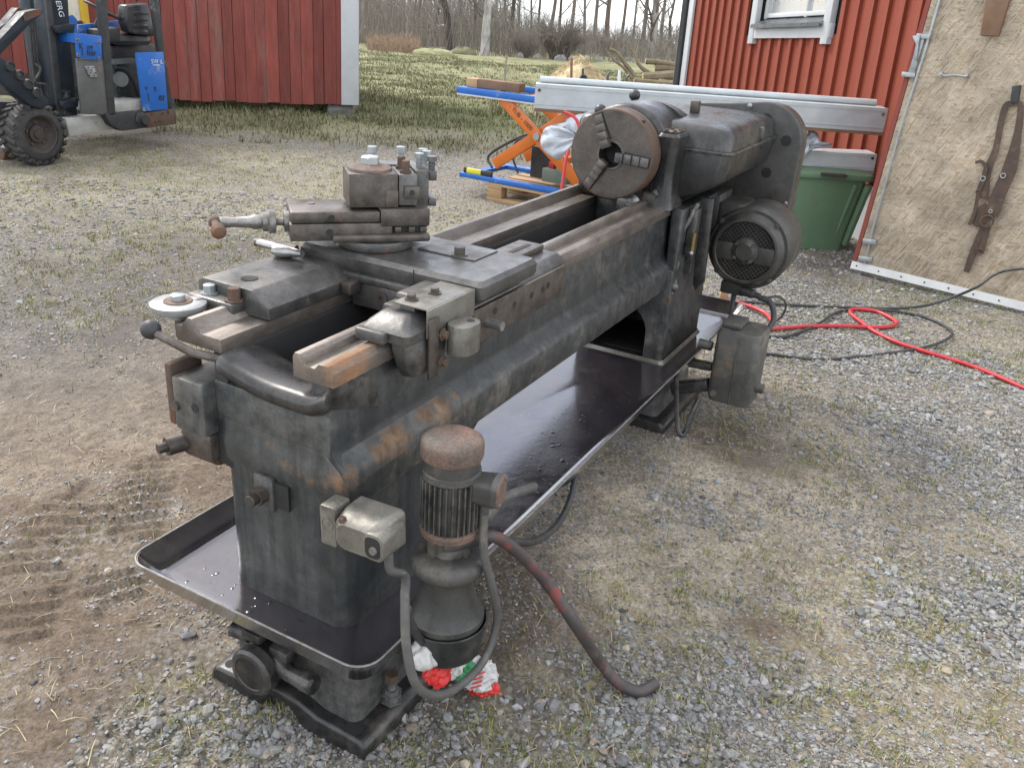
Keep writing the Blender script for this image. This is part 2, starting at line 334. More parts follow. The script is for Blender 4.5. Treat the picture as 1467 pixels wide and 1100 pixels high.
la = np.array(list(np.arange(-3, .9, .3))+list(np.arange(.9, 1.3, .03))+list(np.arange(1.3, 3.3, .0115))+list(np.arange(3.3, 5.5, .025))+[5.5]+geo(5.5, 110, .035, 1.035))
lb0 = list(np.arange(-2.2, -.25, .0115))+list(np.arange(-.25, 2.6, .025))
lb = np.array([-q for q in geo(2.2, 90, .03, 1.045)][::-1]+lb0+geo(2.6, 70, .03, 1.05))
A, Bq = np.meshgrid(la, lb, indexing='ij'); Zg = gheight(A.ravel(), Bq.ravel()).reshape(A.shape)
GX = CAM[0]+HF[0]*A+HR[0]*Bq; GY = CAM[1]+HF[1]*A+HR[1]*Bq
na, nb_ = A.shape; idx = np.arange(na*nb_).reshape(na, nb_)
q = np.stack([idx[:-1, :-1], idx[:-1, 1:], idx[1:, 1:], idx[1:, :-1]], -1).reshape(-1, 4)[:, ::-1]
def npmesh(name, V, Fq, k):
    me = bpy.data.meshes.new(name); me.vertices.add(len(V)); me.vertices.foreach_set('co', np.ascontiguousarray(V, np.float32).ravel())
    me.loops.add(len(Fq)*k); me.loops.foreach_set('vertex_index', np.ascontiguousarray(Fq, np.int32).ravel()); me.polygons.add(len(Fq))
    me.polygons.foreach_set('loop_start', np.arange(0, len(Fq)*k, k, dtype=np.int32)); me.polygons.foreach_set('loop_total', np.full(len(Fq), k, np.int32)); me.polygons.foreach_set('use_smooth', np.zeros(len(Fq), bool)); me.update(calc_edges=True); return me
def setcol(me, name, C):
    at = me.color_attributes.new(name, 'FLOAT_COLOR', 'POINT'); C = np.concatenate([C, np.ones((len(C), 1))], 1) if C.shape[1] == 3 else C
    at.data.foreach_set('color', np.ascontiguousarray(C, np.float32).ravel())
gme = npmesh('ground', np.stack([GX.ravel(), GY.ravel(), Zg.ravel()], 1), q, 4); gme.polygons.foreach_set('use_smooth', [True]*len(gme.polygons))
mud, gr, gs, wet, sand, gn, ff = masks(A.ravel(), Bq.ravel())
setcol(gme, 'ma', np.stack([mud, gr, gs, wet], 1)); setcol(gme, 'mb', np.stack([sand, gn, ff, wet*0], 1))
def ground_mat():
    m = bpy.data.materials.new('yard_ground'); m.use_nodes = True; t = m.node_tree; b = t.nodes['Principled BSDF']; n = t.nodes.new; l = t.links.new
    pos = n('ShaderNodeNewGeometry').outputs['Position']
    def noise(s, d=6, r=.6):
        q = n('ShaderNodeTexNoise'); q.inputs['Scale'].default_value = s; q.inputs['Detail'].default_value = d; q.inputs['Roughness'].default_value = r; l(pos, q.inputs['Vector']); return q.outputs['Fac']
    def rmp(f, a, bb, c=0, d=1):
        q = n('ShaderNodeMapRange'); q.inputs[1].default_value = a; q.inputs[2].default_value = bb; q.inputs[3].default_value = c; q.inputs[4].default_value = d; l(f, q.inputs[0]); return q.outputs[0]
    def mix(f, a, bb, mode='MIX'):
        q = n('ShaderNodeMix'); q.data_type = 'RGBA'; q.blend_type = mode
        for i, v in ((0, f), (6, a), (7, bb)):
            if isinstance(v, (tuple, list)): q.inputs[i].default_value = (*v[:3], 1)
            elif isinstance(v, (int, float)): q.inputs[i].default_value = v
            else: l(v, q.inputs[i])
        return q.outputs[2]
    def mul(a, bb):
        q = n('ShaderNodeMath'); q.operation = 'MULTIPLY'
        for i, v in ((0, a), (1, bb)):
            if isinstance(v, (int, float)): q.inputs[i].default_value = v
            else: l(v, q.inputs[i])
        return q.outputs[0]
    at = n('ShaderNodeAttribute'); at.attribute_name = 'ma'; s1 = n('ShaderNodeSeparateColor'); l(at.outputs['Color'], s1.inputs[0])
    MUD, GR, GS, WET = s1.outputs[0], s1.outputs[1], s1.outputs[2], at.outputs['Alpha']
    at2 = n('ShaderNodeAttribute'); at2.attribute_name = 'mb'; s2 = n('ShaderNodeSeparateColor'); l(at2.outputs['Color'], s2.inputs[0])
    SAND, GN, FF = s2.outputs
    n3 = noise(3, 8, .65); n20 = noise(22, 8, .7); n90 = noise(95, 6, .7)
    vor = n('ShaderNodeTexVoronoi'); vor.inputs['Scale'].default_value = 62; l(pos, vor.inputs['Vector'])
    vg = n('ShaderNodeSeparateColor'); l(vor.outputs['Color'], vg.inputs[0])
    base = mix(rmp(n20, .3, .7), (.27, .23, .18), (.115, .092, .068)); base = mix(rmp(n3, .35, .7), base, (.29, .25, .195))
    base = mix(mul(rmp(vg.outputs[0], .72, .8), .8), base, (.36, .35, .335))
    mudc = mix(rmp(n20, .3, .7), (.185, .140, .105), (.105, .078, .058)); base = mix(mul(MUD, .9), base, mudc)
    sandc = mix(rmp(n20, .3, .7), (.64, .57, .465), (.31, .255, .195)); base = mix(mul(SAND, rmp(n3, .25, .6)), base, sandc)
    st = mix(vg.outputs[1], (.13, .13, .13), (.46, .46, .45)); st = mix(rmp(vor.outputs['Distance'], .25, .75), st, (.055, .05, .043)); base = mix(mul(GR, rmp(n20, .2, .45)), base, st)
    gcol = mix(rmp(noise(40, 6, .7), .3, .7), (.30, .285, .12), (.155, .175, .05)); gcol = mix(rmp(n3, .4, .65), gcol, (.38, .34, .20))
    mead = mix(rmp(noise(1.1, 9, .75), .38, .62), (.27, .26, .15), (.13, .145, .065)); mead = mix(rmp(noise(6, 8, .75), .55, .68), mead, (.17, .145, .09)); gcol = mix(FF, gcol, mead)
    gcol = mix(mul(GN, rmp(n20, .25, .55)), gcol, (.075, .12, .02))
    gf = n('ShaderNodeMath'); gf.operation = 'MULTIPLY'; l(GS, gf.inputs[0]); l(rmp(noise(13, 7, .75), .46, .60), gf.inputs[1])
    gf2 = n('ShaderNodeMath'); gf2.operation = 'MAXIMUM'; l(gf.outputs[0], gf2.inputs[0]); l(FF, gf2.inputs[1]); base = mix(gf2.outputs[0], base, gcol)
    base = mix(mul(WET, rmp(n3, .25, .5)), base, (.34, .335, .34), 'MULTIPLY')
    base = mix(1., base, mix(rmp(n90, .32, .68), (1.36, 1.34, 1.30), (.52, .505, .485)), 'MULTIPLY')
    l(base, b.inputs['Base Color']); l(rmp(WET, 0, 1, .92, .5), b.inputs['Roughness']); b.inputs['Specular IOR Level'].default_value = .3
    h = n('ShaderNodeMath'); h.operation = 'MULTIPLY_ADD'; l(vor.outputs['Distance'], h.inputs[0]); l(mul(GR, -1.0), h.inputs[1]); l(n90, h.inputs[2])
    bp = n('ShaderNodeBump'); bp.inputs['Strength'].default_value = .75; bp.inputs['Distance'].default_value = .010; l(h.outputs[0], bp.inputs['Height'])
    bp2 = n('ShaderNodeBump'); bp2.inputs['Strength'].default_value = .8; bp2.inputs['Distance'].default_value = .02; l(n20, bp2.inputs['Height']); l(bp.outputs[0], bp2.inputs['Normal']); l(bp2.outputs[0], b.inputs['Normal'])
    return m
gme.materials.append(ground_mat()); gob = bpy.data.objects.new('ground', gme); sc.collection.objects.link(gob); gob['kind'] = 'structure'
# ---- crushed stone, straw and grass lying on it
def vis(a, b): return (np.abs(b) < .62*a+.35)
def scatter(n, amax, amin=1.25):
    u = RNG.random(n); a = np.sqrt(amin**2+u*(amax**2-amin**2)); a = np.where(RNG.random(n) < .45, amin+RNG.random(n)*(amax-amin)*.55, a); b = (RNG.random(n)*2-1)*(.64*a+.35); return a, b
def world(a, b, z): return np.stack([CAM[0]+HF[0]*a+HR[0]*b, CAM[1]+HF[1]*a+HR[1]*b, z], 1)
def rotm(n):
    qn = RNG.normal(size=(n, 4)); qn /= np.linalg.norm(qn, axis=1)[:, None]; w, x, y, z = qn.T
    return np.stack([np.stack([1-2*(y*y+z*z), 2*(x*y-z*w), 2*(x*z+y*w)], 1), np.stack([2*(x*y+z*w), 1-2*(x*x+z*z), 2*(y*z-x*w)], 1), np.stack([2*(x*z-y*w), 2*(y*z+x*w), 1-2*(x*x+y*y)], 1)], 1)
_g = (1+5**.5)/2; ICO = np.array([(-1, _g, 0), (1, _g, 0), (-1, -_g, 0), (1, -_g, 0), (0, -1, _g), (0, 1, _g), (0, -1, -_g), (0, 1, -_g), (_g, 0, -1), (_g, 0, 1), (-_g, 0, -1), (-_g, 0, 1)])/1.9
IF = np.array([(0, 11, 5), (0, 5, 1), (0, 1, 7), (0, 7, 10), (0, 10, 11), (1, 5, 9), (5, 11, 4), (11, 10, 2), (10, 7, 6), (7, 1, 8), (3, 9, 4), (3, 4, 2), (3, 2, 6), (3, 6, 8), (3, 8, 9), (4, 9, 5), (2, 4, 11), (6, 2, 10), (8, 6, 7), (9, 8, 1)])
CUBE = np.array([(x, y, z) for z in (-1, 1) for y in (-1, 1) for x in (-1, 1)], float); CF = np.array([(0, 2, 3, 1), (4, 5, 7, 6), (0, 1, 5, 4), (2, 6, 7, 3), (0, 4, 6, 2), (1, 3, 7, 5)])
def stones(name, a, b, size, label, big=True):
    n = len(a); z = gheight(a, b); BV, BF = (ICO, IF) if big else (CUBE*.8, CF); nv = len(BV)
    V = BV[None]*np.stack([.95+RNG.random(n)*.5, .70+RNG.random(n)*.35, .48+RNG.random(n)*.35], 1)[:, None, :]
    V = V*(1+RNG.normal(size=(n, nv, 1))*.13)+RNG.normal(size=(n, nv, 3))*.10
    yaw = RNG.random(n)*6.28; tilt = RNG.normal(size=n)*.35; ct, stt = np.cos(tilt), np.sin(tilt)
    V = np.stack([V[..., 0], V[..., 1]*ct[:, None]-V[..., 2]*stt[:, None], V[..., 1]*stt[:, None]+V[..., 2]*ct[:, None]], -1)
    cyw, syw = np.cos(yaw)[:, None], np.sin(yaw)[:, None]
    V = np.stack([V[..., 0]*cyw-V[..., 1]*syw, V[..., 0]*syw+V[..., 1]*cyw, V[..., 2]], -1)
    V = V*size[:, None, None]*.5+world(a, b, z+size*.10)[:, None, :]
    Fq = BF[None]+(np.arange(n)*nv)[:, None, None]
    me = npmesh(name, V.reshape(-1, 3), Fq.reshape(-1, BF.shape[1]), BF.shape[1]); print(name, n)
    g = np.clip(.325+RNG.normal(size=n)*.085, .12, .64); c = np.stack([g*(1+RNG.normal(size=n)*.03+.0), g, g*(1+RNG.normal(size=n)*.035)], 1); br = RNG.random(n) < .10; c[br] *= np.array([1.15, .98, .8]); c *= np.array([1.01, 1., .975])
    setcol(me, 'col', np.repeat(c, nv, 0)); me.materials.append(mat('stone', (.3, .3, .3), rough=.85, attr='col', scale=90, bump=.3, bscale=250)); o = bpy.data.objects.new(name, me); sc.collection.objects.link(o)
    return tag(o, label, 'gravel', kind='stuff')
a, b = scatter(230000, 7.2); m_, g_, s_, w_, sa, gn_, f_ = masks(a, b)
cl = np.clip((fbm(a, b, 13, 3, 61)-.40)*6, 0, 1)
p = np.clip(.022+g_*(.16+.84*cl)*.80-m_*.012, 0.006, 1)*(1-.95*m_)*(1-.8*w_)*np.clip(1.4-a/9, .2, 1); k = RNG.random(len(a)) < p; a, b = a[k], b[k]
size = np.exp(RNG.normal(size=len(a))*.42)*.0112*(1+.10*np.clip(a-3, 0, 5)); size = np.clip(size, .007, .038)
stones('crushed_gravel', a, b, size, 'loose grey crushed gravel strewn over the dirt yard')
a, b = scatter(230000, 5.6); m_, g_, s_, w_, sa, gn_, f_ = masks(a, b); p = np.clip(.16+.45*np.clip((fbm(a, b, 5, 4, 67)-.42)*4, 0, 1)-m_*.18, .03, 1)*(1-.93*m_)*(1-.55*sa)*np.clip(1.5-a/6, .25, 1); k = RNG.random(len(a)) < p; a, b = a[k], b[k]
stones('fine_grit', a, b, .0035+RNG.random(len(a))*.0045+.0006*a, 'fine grey grit between the larger gravel stones', False)
# straw and short grass
def blades(name, a, b, ln, wd, lean, cols, label, cat):
    n = len(a); z = gheight(a, b); P = world(a, b, z); yaw = RNG.random(n)*6.28
    d = np.stack([np.cos(yaw), np.sin(yaw), np.zeros(n)], 1); sd_ = np.stack([-np.sin(yaw), np.cos(yaw), np.zeros(n)], 1)
    up = np.array([0, 0, 1.]); cl_, sl_ = np.cos(lean)[:, None], np.sin(lean)[:, None]
    t = d*sl_+up*cl_; tip = P+t*ln[:, None]; mid = P+t*ln[:, None]*.5+up*(ln*.10)[:, None]
    w = wd[:, None]*sd_*.5
    V = np.stack([P-w, P+w, mid+w*.8, mid-w*.8, tip], 1).reshape(-1, 3); o5 = np.arange(n)*5
    T = np.concatenate([np.stack([o5, o5+1, o5+2], 1), np.stack([o5, o5+2, o5+3], 1), np.stack([o5+3, o5+2, o5+4], 1)])
    me = npmesh(name, V, T, 3); setcol(me, 'col', np.repeat(cols, 5, 0)); me.materials.append(mat('blade', (.3, .3, .1), rough=.8, attr='col', scale=20, bump=0, spec=.2))
    ob = bpy.data.objects.new(name, me); sc.collection.objects.link(ob); return tag(ob, label, cat, kind='stuff')
def bcol(n, c1, c2, v=.15):
    t = RNG.random((n, 1)); return np.clip((np.array(c1)*(1-t)+np.array(c2)*t)*(1+RNG.normal(size=(n, 1))*v), .01, 1)
a, b = scatter(300000, 9.5); m_, g_, s_, w_, sa, gn_, f_ = masks(a, b); tuft = np.clip((fbm(a, b, 16, 3, 71)-.50)*7, 0, 1)
p = np.clip(s_*tuft*1.1+.24*tuft+.012-m_*.22, 0, 1); k = RNG.random(len(a)) < p; a, b, gk = a[k], b[k], gn_[k]; n = len(a)
green = (RNG.random(n) < (.42+.5*gk))[:, None]
blades('short_grass', a, b, (.012+RNG.random(n)*.024)*np.clip(1.3-a*.06, .7, 1), .0020+.0004*a, RNG.random(n)*1.35, np.where(green, bcol(n, (.19, .25, .05), (.32, .34, .10)), bcol(n, (.55, .47, .26), (.36, .30, .17))), 'thin tufts of yellowed grass growing through the gravel', 'grass')
a, b = scatter(2400, 5.5); n = len(a)
blades('straw_bits', a, b,   .02+RNG.random(n)*.055, .0018+RNG.random(n)*.0012, 1.4+RNG.random(n)*.15, bcol(n, (.62, .53, .33), (.42, .35, .22)), 'pale dry straw stalks scattered over the dirt', 'straw')
# meadow tussocks
a = 9.6+RNG.random(230000)**1.5*28; b = (RNG.random(230000)*2-1)*(.42*a); m_, g_, s_, w_, sa, gn_, f_ = masks(a, b); tuft = np.clip((fbm(a, b, 2.2, 5, 81)-.38)*4, 0, 1)
k = (RNG.random(len(a)) < f_*(.25+.75*tuft)); a, b, tk = a[k], b[k], tuft[k]; n = len(a); green = (RNG.random(n) < .45)[:, None]
blades('meadow_grass', a, b, .03+RNG.random(n)*.05+tk*.03, .004+.0006*a, .2+RNG.random(n)*1.2, np.where(green, bcol(n, (.19, .22, .08), (.27, .28, .13)), bcol(n, (.40, .37, .24), (.24, .22, .135))), 'pale winter meadow grass behind the yard', 'grass')
# ================================================================ BUILDINGS, GATE
M_RED_OLD = mat('old_red_paint', (.235, .056, .040), (.155, .038, .030), scale=5, rough=.85, bump=.5, bscale=40, stretch=(1, 1, .12), dirt=.16, dirtc=(.17, .10, .085), obj=True, rand=.22, mott=.3, mscale=16)
M_RED_NEW = mat('fresh_red_paint', (.225, .042, .018), (.19, .034, .015), scale=8, rough=.7, bump=.35, bscale=60, stretch=(1, 1, .1))
M_WHITE = mat('white_paint', (.52, .54, .55), (.45, .475, .485), scale=5, rough=.6, bump=.2, dirt=.05, dirtc=(.4, .4, .36))
M_DARKWOOD = mat('dark_wood', (.035, .03, .026), rough=.9, bump=.3)
M_WOOD = mat('raw_wood', (.42, .28, .15), (.32, .20, .10), scale=4, rough=.75, bump=.4, bscale=40, stretch=(6, 1, 6))
M_GREYWOOD = mat('weathered_wood', (.30, .27, .23), (.2, .17, .14), scale=4, rough=.85, bump=.5, stretch=(1, 6, 6))
M_BROWNWOOD = mat('brown_wood', (.20, .115, .065), (.13, .075, .045), scale=6, rough=.8, bump=.4)
M_ROOF = mat('roof_sheet', (.06, .06, .065), rough=.6)
M_BLACK = mat('black_plastic', (.018, .019, .021), (.03, .03, .03), rough=.45, bump=.1)
M_RUBBER = mat('black_rubber', (.025, .025, .026), (.045, .043, .04), scale=12, rough=.75, bump=.25, dirt=.15, dirtc=(.11, .10, .085))
M_STONE = mat('field_stone', (.24, .235, .225), (.13, .125, .115), scale=8, rough=.9, bump=.8, bscale=20)
M_ALU = mat('aluminium', (.48, .51, .52), (.40, .43, .44), scale=7, rough=.5, metal=.3, bump=.1, dirt=.10, dirtc=(.42, .42, .38))
M_ZINC = mat('zinc_steel', (.36, .385, .39), (.26, .28, .29), scale=20, rough=.4, metal=.6, bump=.05)
M_BLUE = mat('blue_paint', (.010, .115, .43), (.008, .095, .36), scale=7, rough=.45, bump=.06, dirt=.07, dirtc=(.28, .30, .32), rscale=14)
M_ORANGE = mat('orange_paint', (.58, .15, .015), (.5, .12, .012), scale=5, rough=.45, bump=.05)
M_PANE = bpy.data.materials.new('clear_pane'); M_PANE.use_nodes = True; _b = M_PANE.node_tree.nodes['Principled BSDF']; _b.inputs['Base Color'].default_value = (.85, .88, .88, 1); _b.inputs['Roughness'].default_value = .03; _b.inputs['Alpha'].default_value = .22
M_GLASS = mat('window_glass', (.75, .70, .58), (.5, .47, .41), scale=3, rough=.06, rvar=.02, bump=0, spec=1.)
M_RUST = mat('rusted_steel', (.105, .062, .042), (.055, .042, .035), scale=18, rough=.85, bump=.5, bscale=90, rust=.5)
M_DKFRAME = mat('worn_dark_frame', (.030, .033, .035), (.052, .055, .056), scale=9, rough=.6, metal=.1, spec=.3, bump=.2, rust=.24, rscale=12, dirt=.08, dirtc=(.22, .22, .20))
M_GREYPANEL = mat('worn_grey_panel', (.13, .135, .13), (.085, .095, .095), scale=8, rough=.5, metal=.3, bump=.15, rust=.24, rscale=10)
M_NAVY = mat('navy_mast', (.010, .016, .023), (.018, .026, .034), scale=7, rough=.5, spec=.3, bump=.1, rust=.16, dirt=.05, dirtc=(.2, .2, .19))
M_SEAT = mat('seat_vinyl', (.024, .025, .028), (.036, .037, .04), rough=.30, bump=.15, bscale=200)
M_YELLOW = mat('yellow_paint', (.62, .40, .03), (.5, .32, .02), rough=.5, bump=.05)
M_TREADPLATE = mat('silver_beam', (.42, .42, .40), (.3, .3, .28), scale=10, rough=.6, metal=.2, bump=.15, dirt=.15, dirtc=(.2, .17, .14))
M_HOSE_BLK = mat('cable_black', (.022, .022, .024), (.04, .04, .04), scale=30, rough=.55, bump=.1, dirt=.15, dirtc=(.10, .09, .08))
M_HOSE_RED = mat('hose_red', (.48, .026, .038), (.36, .022, .03), scale=9, rough=.45, bump=.05)
# ---- old red barn
bA = onz(250, 143, .15); bB = onz(511, 151, .15); bdir = nunit((bB-bA)*np.array([1, 1, 0])); blen = float((bB-bA) @ bdir)
BP = Plane(np.array([bA[0], bA[1], 0.]), bdir, GRAV); U0 = -2.6
barn = thing('red_barn', 'weathered red plank barn with white corner board on low stones behind the forklift', 'barn', (bA[0], bA[1], 0))
def slab(mb, pl, u0, u1, v0, v1, o0, o1):
    return mb.poly3([pl.at(u0, v0, o0), pl.at(u1, v0, o0), pl.at(u1, v1, o0), pl.at(u0, v1, o0)], pl.n*(o1-o0))
slab(MB(), BP, U0, blen-.02, .17, 3.1, .0, .12).build('inner_wall', M_DARKWOOD, barn)
slab(MB(), BP, U0, blen, .17, 3.1, 3.6, 3.7).build('rear_wall', M_DARKWOOD, barn)
slab(MB(), BP, blen-.13, blen-.015, .17, 3.1, .125, 3.595).build('side_wall', M_RED_OLD, barn)
u = U0; wb = .24
while u < blen-.20:
    w = .14*(1+random.uniform(-.12, .16)); w = min(w, blen-.20-u+.01)
    if w < .05: break
    b0 = .15+random.uniform(-.012, .012); mb = MB(); o0 = -.026+random.uniform(-.004, .004)
    if random.random() < .22:
        js = random.uniform(.9, 1.5); slab(mb, BP, u, u+w-.006, b0, js, o0, -.001); slab(mb, BP, u+.001, u+w-.008, js+.004, 3.1, o0+.003, -.001)
    else: slab(mb, BP, u, u+w-random.uniform(.003, .009), b0, 3.1, o0, -.001)
    ob = mb.build('board', M_RED_OLD, barn, smooth=False); u += w
slab(MB(), BP, blen-.205, blen+.015, .02+.13, 3.1, -.05, -.03).build('corner_board', M_WHITE, barn, bev=.004)
slab(MB(), BP, blen, blen+.025, .15, 3.1, -.029, .18).build('corner_board', M_WHITE, barn, bev=.004)
for uu, sx in ((blen-.2, .34), (U0+.3, .3)):
    mb = MB(); c = BP.at(uu, .06, .15); mb.loft([(-sx/2, sx/2, -.13, .13, -.12, .05), (-sx/2*1.05, sx/2, -.15, .14, .02, .06), (-sx/2*.8, sx/2*.9, -.1, .11, .10, .05)], M=lambda p: c+BP.e1*p[0]+BP.n*p[1]+np.array([0, 0, p[2]]))
    mb.build('foundation_stone', M_STONE, barn)
mb = MB(); mb.poly3([BP.at(U0-.3, 3.05, -.4), BP.at(blen+.3, 3.05, -.4), BP.at(blen+.3, 4.3, 1.8), BP.at(U0-.3, 4.3, 1.8)], GRAV*.06); mb.poly3([BP.at(U0-.3, 3.05, 4.0), BP.at(blen+.3, 3.05, 4.0), BP.at(blen+.3, 4.3, 1.81), BP.at(U0-.3, 4.3, 1.81)], GRAV*.06); mb.build('roof', M_ROOF, barn)
# ---- red house
hO = onz(1226, 342); hd = nunit(np.array([.768, .638, 0])); hd = nunit(hd-GRAV*(hd @ GRAV)); HP = Plane(hO, hd, GRAV)
house = thing('red_house', 'freshly painted red board and batten house with white window frame behind aluminium beams', 'house', hO)
def huv(x, y, off=0): return HP.uv(x, y, off)
UL = huv(985, 100)[0]; vpl = huv(1235, 264)[1]; UR = -1.12; HH = 2.75
(w0, wv0), (w1, _) = huv(1191, 55), huv(1077, 53); WTOP = wv0+1.15
slab(MB(), HP, UR, UL+.12, -.3, vpl, 0, .2).build('plinth', M_WHITE, house)
mb = MB(); mb.poly3([HP.at(UL+.1, vpl, .2), HP.at(UL+.1, HH, .2), HP.at(UL+.1, HH, 5.), HP.at(UL+.1, vpl, 5.)], -HP.e1*.1); mb.build('side_wall', M_RED_NEW, house)
for a0, a1, b0, b1 in ((UR, w0+.06, vpl, HH), (w1-.06, UL+.1, vpl, HH), (w0+.0605, w1-.0605, vpl, wv0+.10), (w0+.0605, w1-.0605, WTOP-.06, HH)): slab(MB(), HP, a0, a1, b0, b1, .03, .2).build('inner_wall', M_DARKWOOD, house)
slab(MB(), HP, w0-.1, w1+.1, wv0, WTOP+.1, .22, .24).build('curtain', mat('curtain', (.62, .56, .44), (.5, .45, .36), rough=.9), house)
u = UR; sp_ = .205; kk = 0
nb_ = int((UL-UR)/sp_)
for i in range(nb_+1):
    u0 = UL-.0-(i+1)*sp_; u1 = u0+sp_-.004
    spans = [(vpl-.0, HH)]
    if u1 > w0+.03 and u0 < w1-.03: spans = [(vpl, wv0+.03), (WTOP-.02, HH)]
    for (a0, a1) in spans: slab(MB(), HP, u0, u1, a0-.02, a1, .006, .028).build('board', M_RED_NEW, house, smooth=False)
    uc = u0
    spans = [(vpl, HH)] if not (uc > w0-.02 and uc < w1+.02) else [(vpl, wv0+.01), (WTOP, HH)]
    for (a0, a1) in spans: slab(MB(), HP, uc-.03, uc+.03, a0-.022, a1, -.022, .004).build('batten', M_RED_NEW, house, smooth=False)
slab(MB(), HP, UL-.005, UL+.105, vpl-.03, HH, -.03, .0).build('corner_board', M_WHITE, house, bev=.004)
slab(MB(), HP, UL+.108, UL+.13, vpl-.03, HH, -.03, .15).build('corner_board', M_WHITE, house, bev=.004)
pd = HP.at(UL+.20, 0, -.0); MB().tube([HP.at(UL+.22, .12, -.06), HP.at(UL+.22, .2, -.03), HP.at(UL+.22, HH, -.03)], .05, 12).build('downpipe', M_BLACK, house)
wdw = (w0, w1, wv0, WTOP); mb = MB()
win = MB(); slab(win, HP, w0-.01, w1+.01, wv0, wv0+.115, -.036, .01); window = win.build('window', M_WHITE, house, bev=.003)
for uu in (w0, w1-.11):
    mb = MB(); slab(mb, HP, uu, uu+.11, wv0-.05 if 1 else wv0, WTOP, -.042, .012); mb.build('frame', M_WHITE, window, bev=.003)
mb = MB(); slab(mb, HP, w0+.11, w1-.11, WTOP-.11, WTOP, -.04, .012); mb.build('frame', M_WHITE, window, bev=.003)
s0 = wv0+.115
mb = MB(); mb.poly3([HP.at(w0+.10, s0+.0, -.075), HP.at(w1-.10, s0+.0, -.075), HP.at(w1-.10, s0+.075, .10), HP.at(w0+.10, s0+.075, .10)], GRAV*.008); mb.poly3([HP.at(w0+.10, s0-.025, -.079), HP.at(w1-.10, s0-.025, -.079), HP.at(w1-.10, s0+.008, -.079), HP.at(w0+.10, s0+.008, -.079)], HP.n*.003); mb.build('sill', mat('grey_sheet', (.10, .11, .125), (.08, .09, .1), rough=.35, metal=.3, bump=0), window)
for uu, ww, kw in ((w0+.11, .05, 0), (w1-.16, .05, 0), ((w0*.62+w1*.38), .035, 1)):
    mb = MB(); slab(mb, HP, uu, uu+ww, s0+.065, WTOP-.11, .045, .10); mb.build('sash', M_WHITE, window, bev=.003)
mb = MB(); slab(mb, HP, w0+.11, w1-.11, s0+.075, s0+.115, .044, .098); mb.build('sash', M_WHITE, window, bev=.003)
um = (w0*.62+w1*.38)
for a0, a1 in ((w0+.162, um-.002), (um+.037, w1-.162)):
    mb = MB(); slab(mb, HP, a0, a1, s0+.117, WTOP-.11, .075, .082); mb.build('pane', M_PANE, window, smooth=False)
mb = MB(); mb.poly3([HP.at(UR-.3, HH+.1, -.22), HP.at(UL+.5, HH+.1, -.22), HP.at(UL+.5, HH+1.6, 2.6), HP.at(UR-.3, HH+1.6, 2.6)], GRAV*.06); mb.poly3([HP.at(UR-.3, HH, 5.6), HP.at(UL+.5, HH, 5.6), HP.at(UL+.5, HH+1.6, 2.61), HP.at(UR-.3, HH+1.6, 2.61)], GRAV*.06); mb.build('roof', M_ROOF, house)
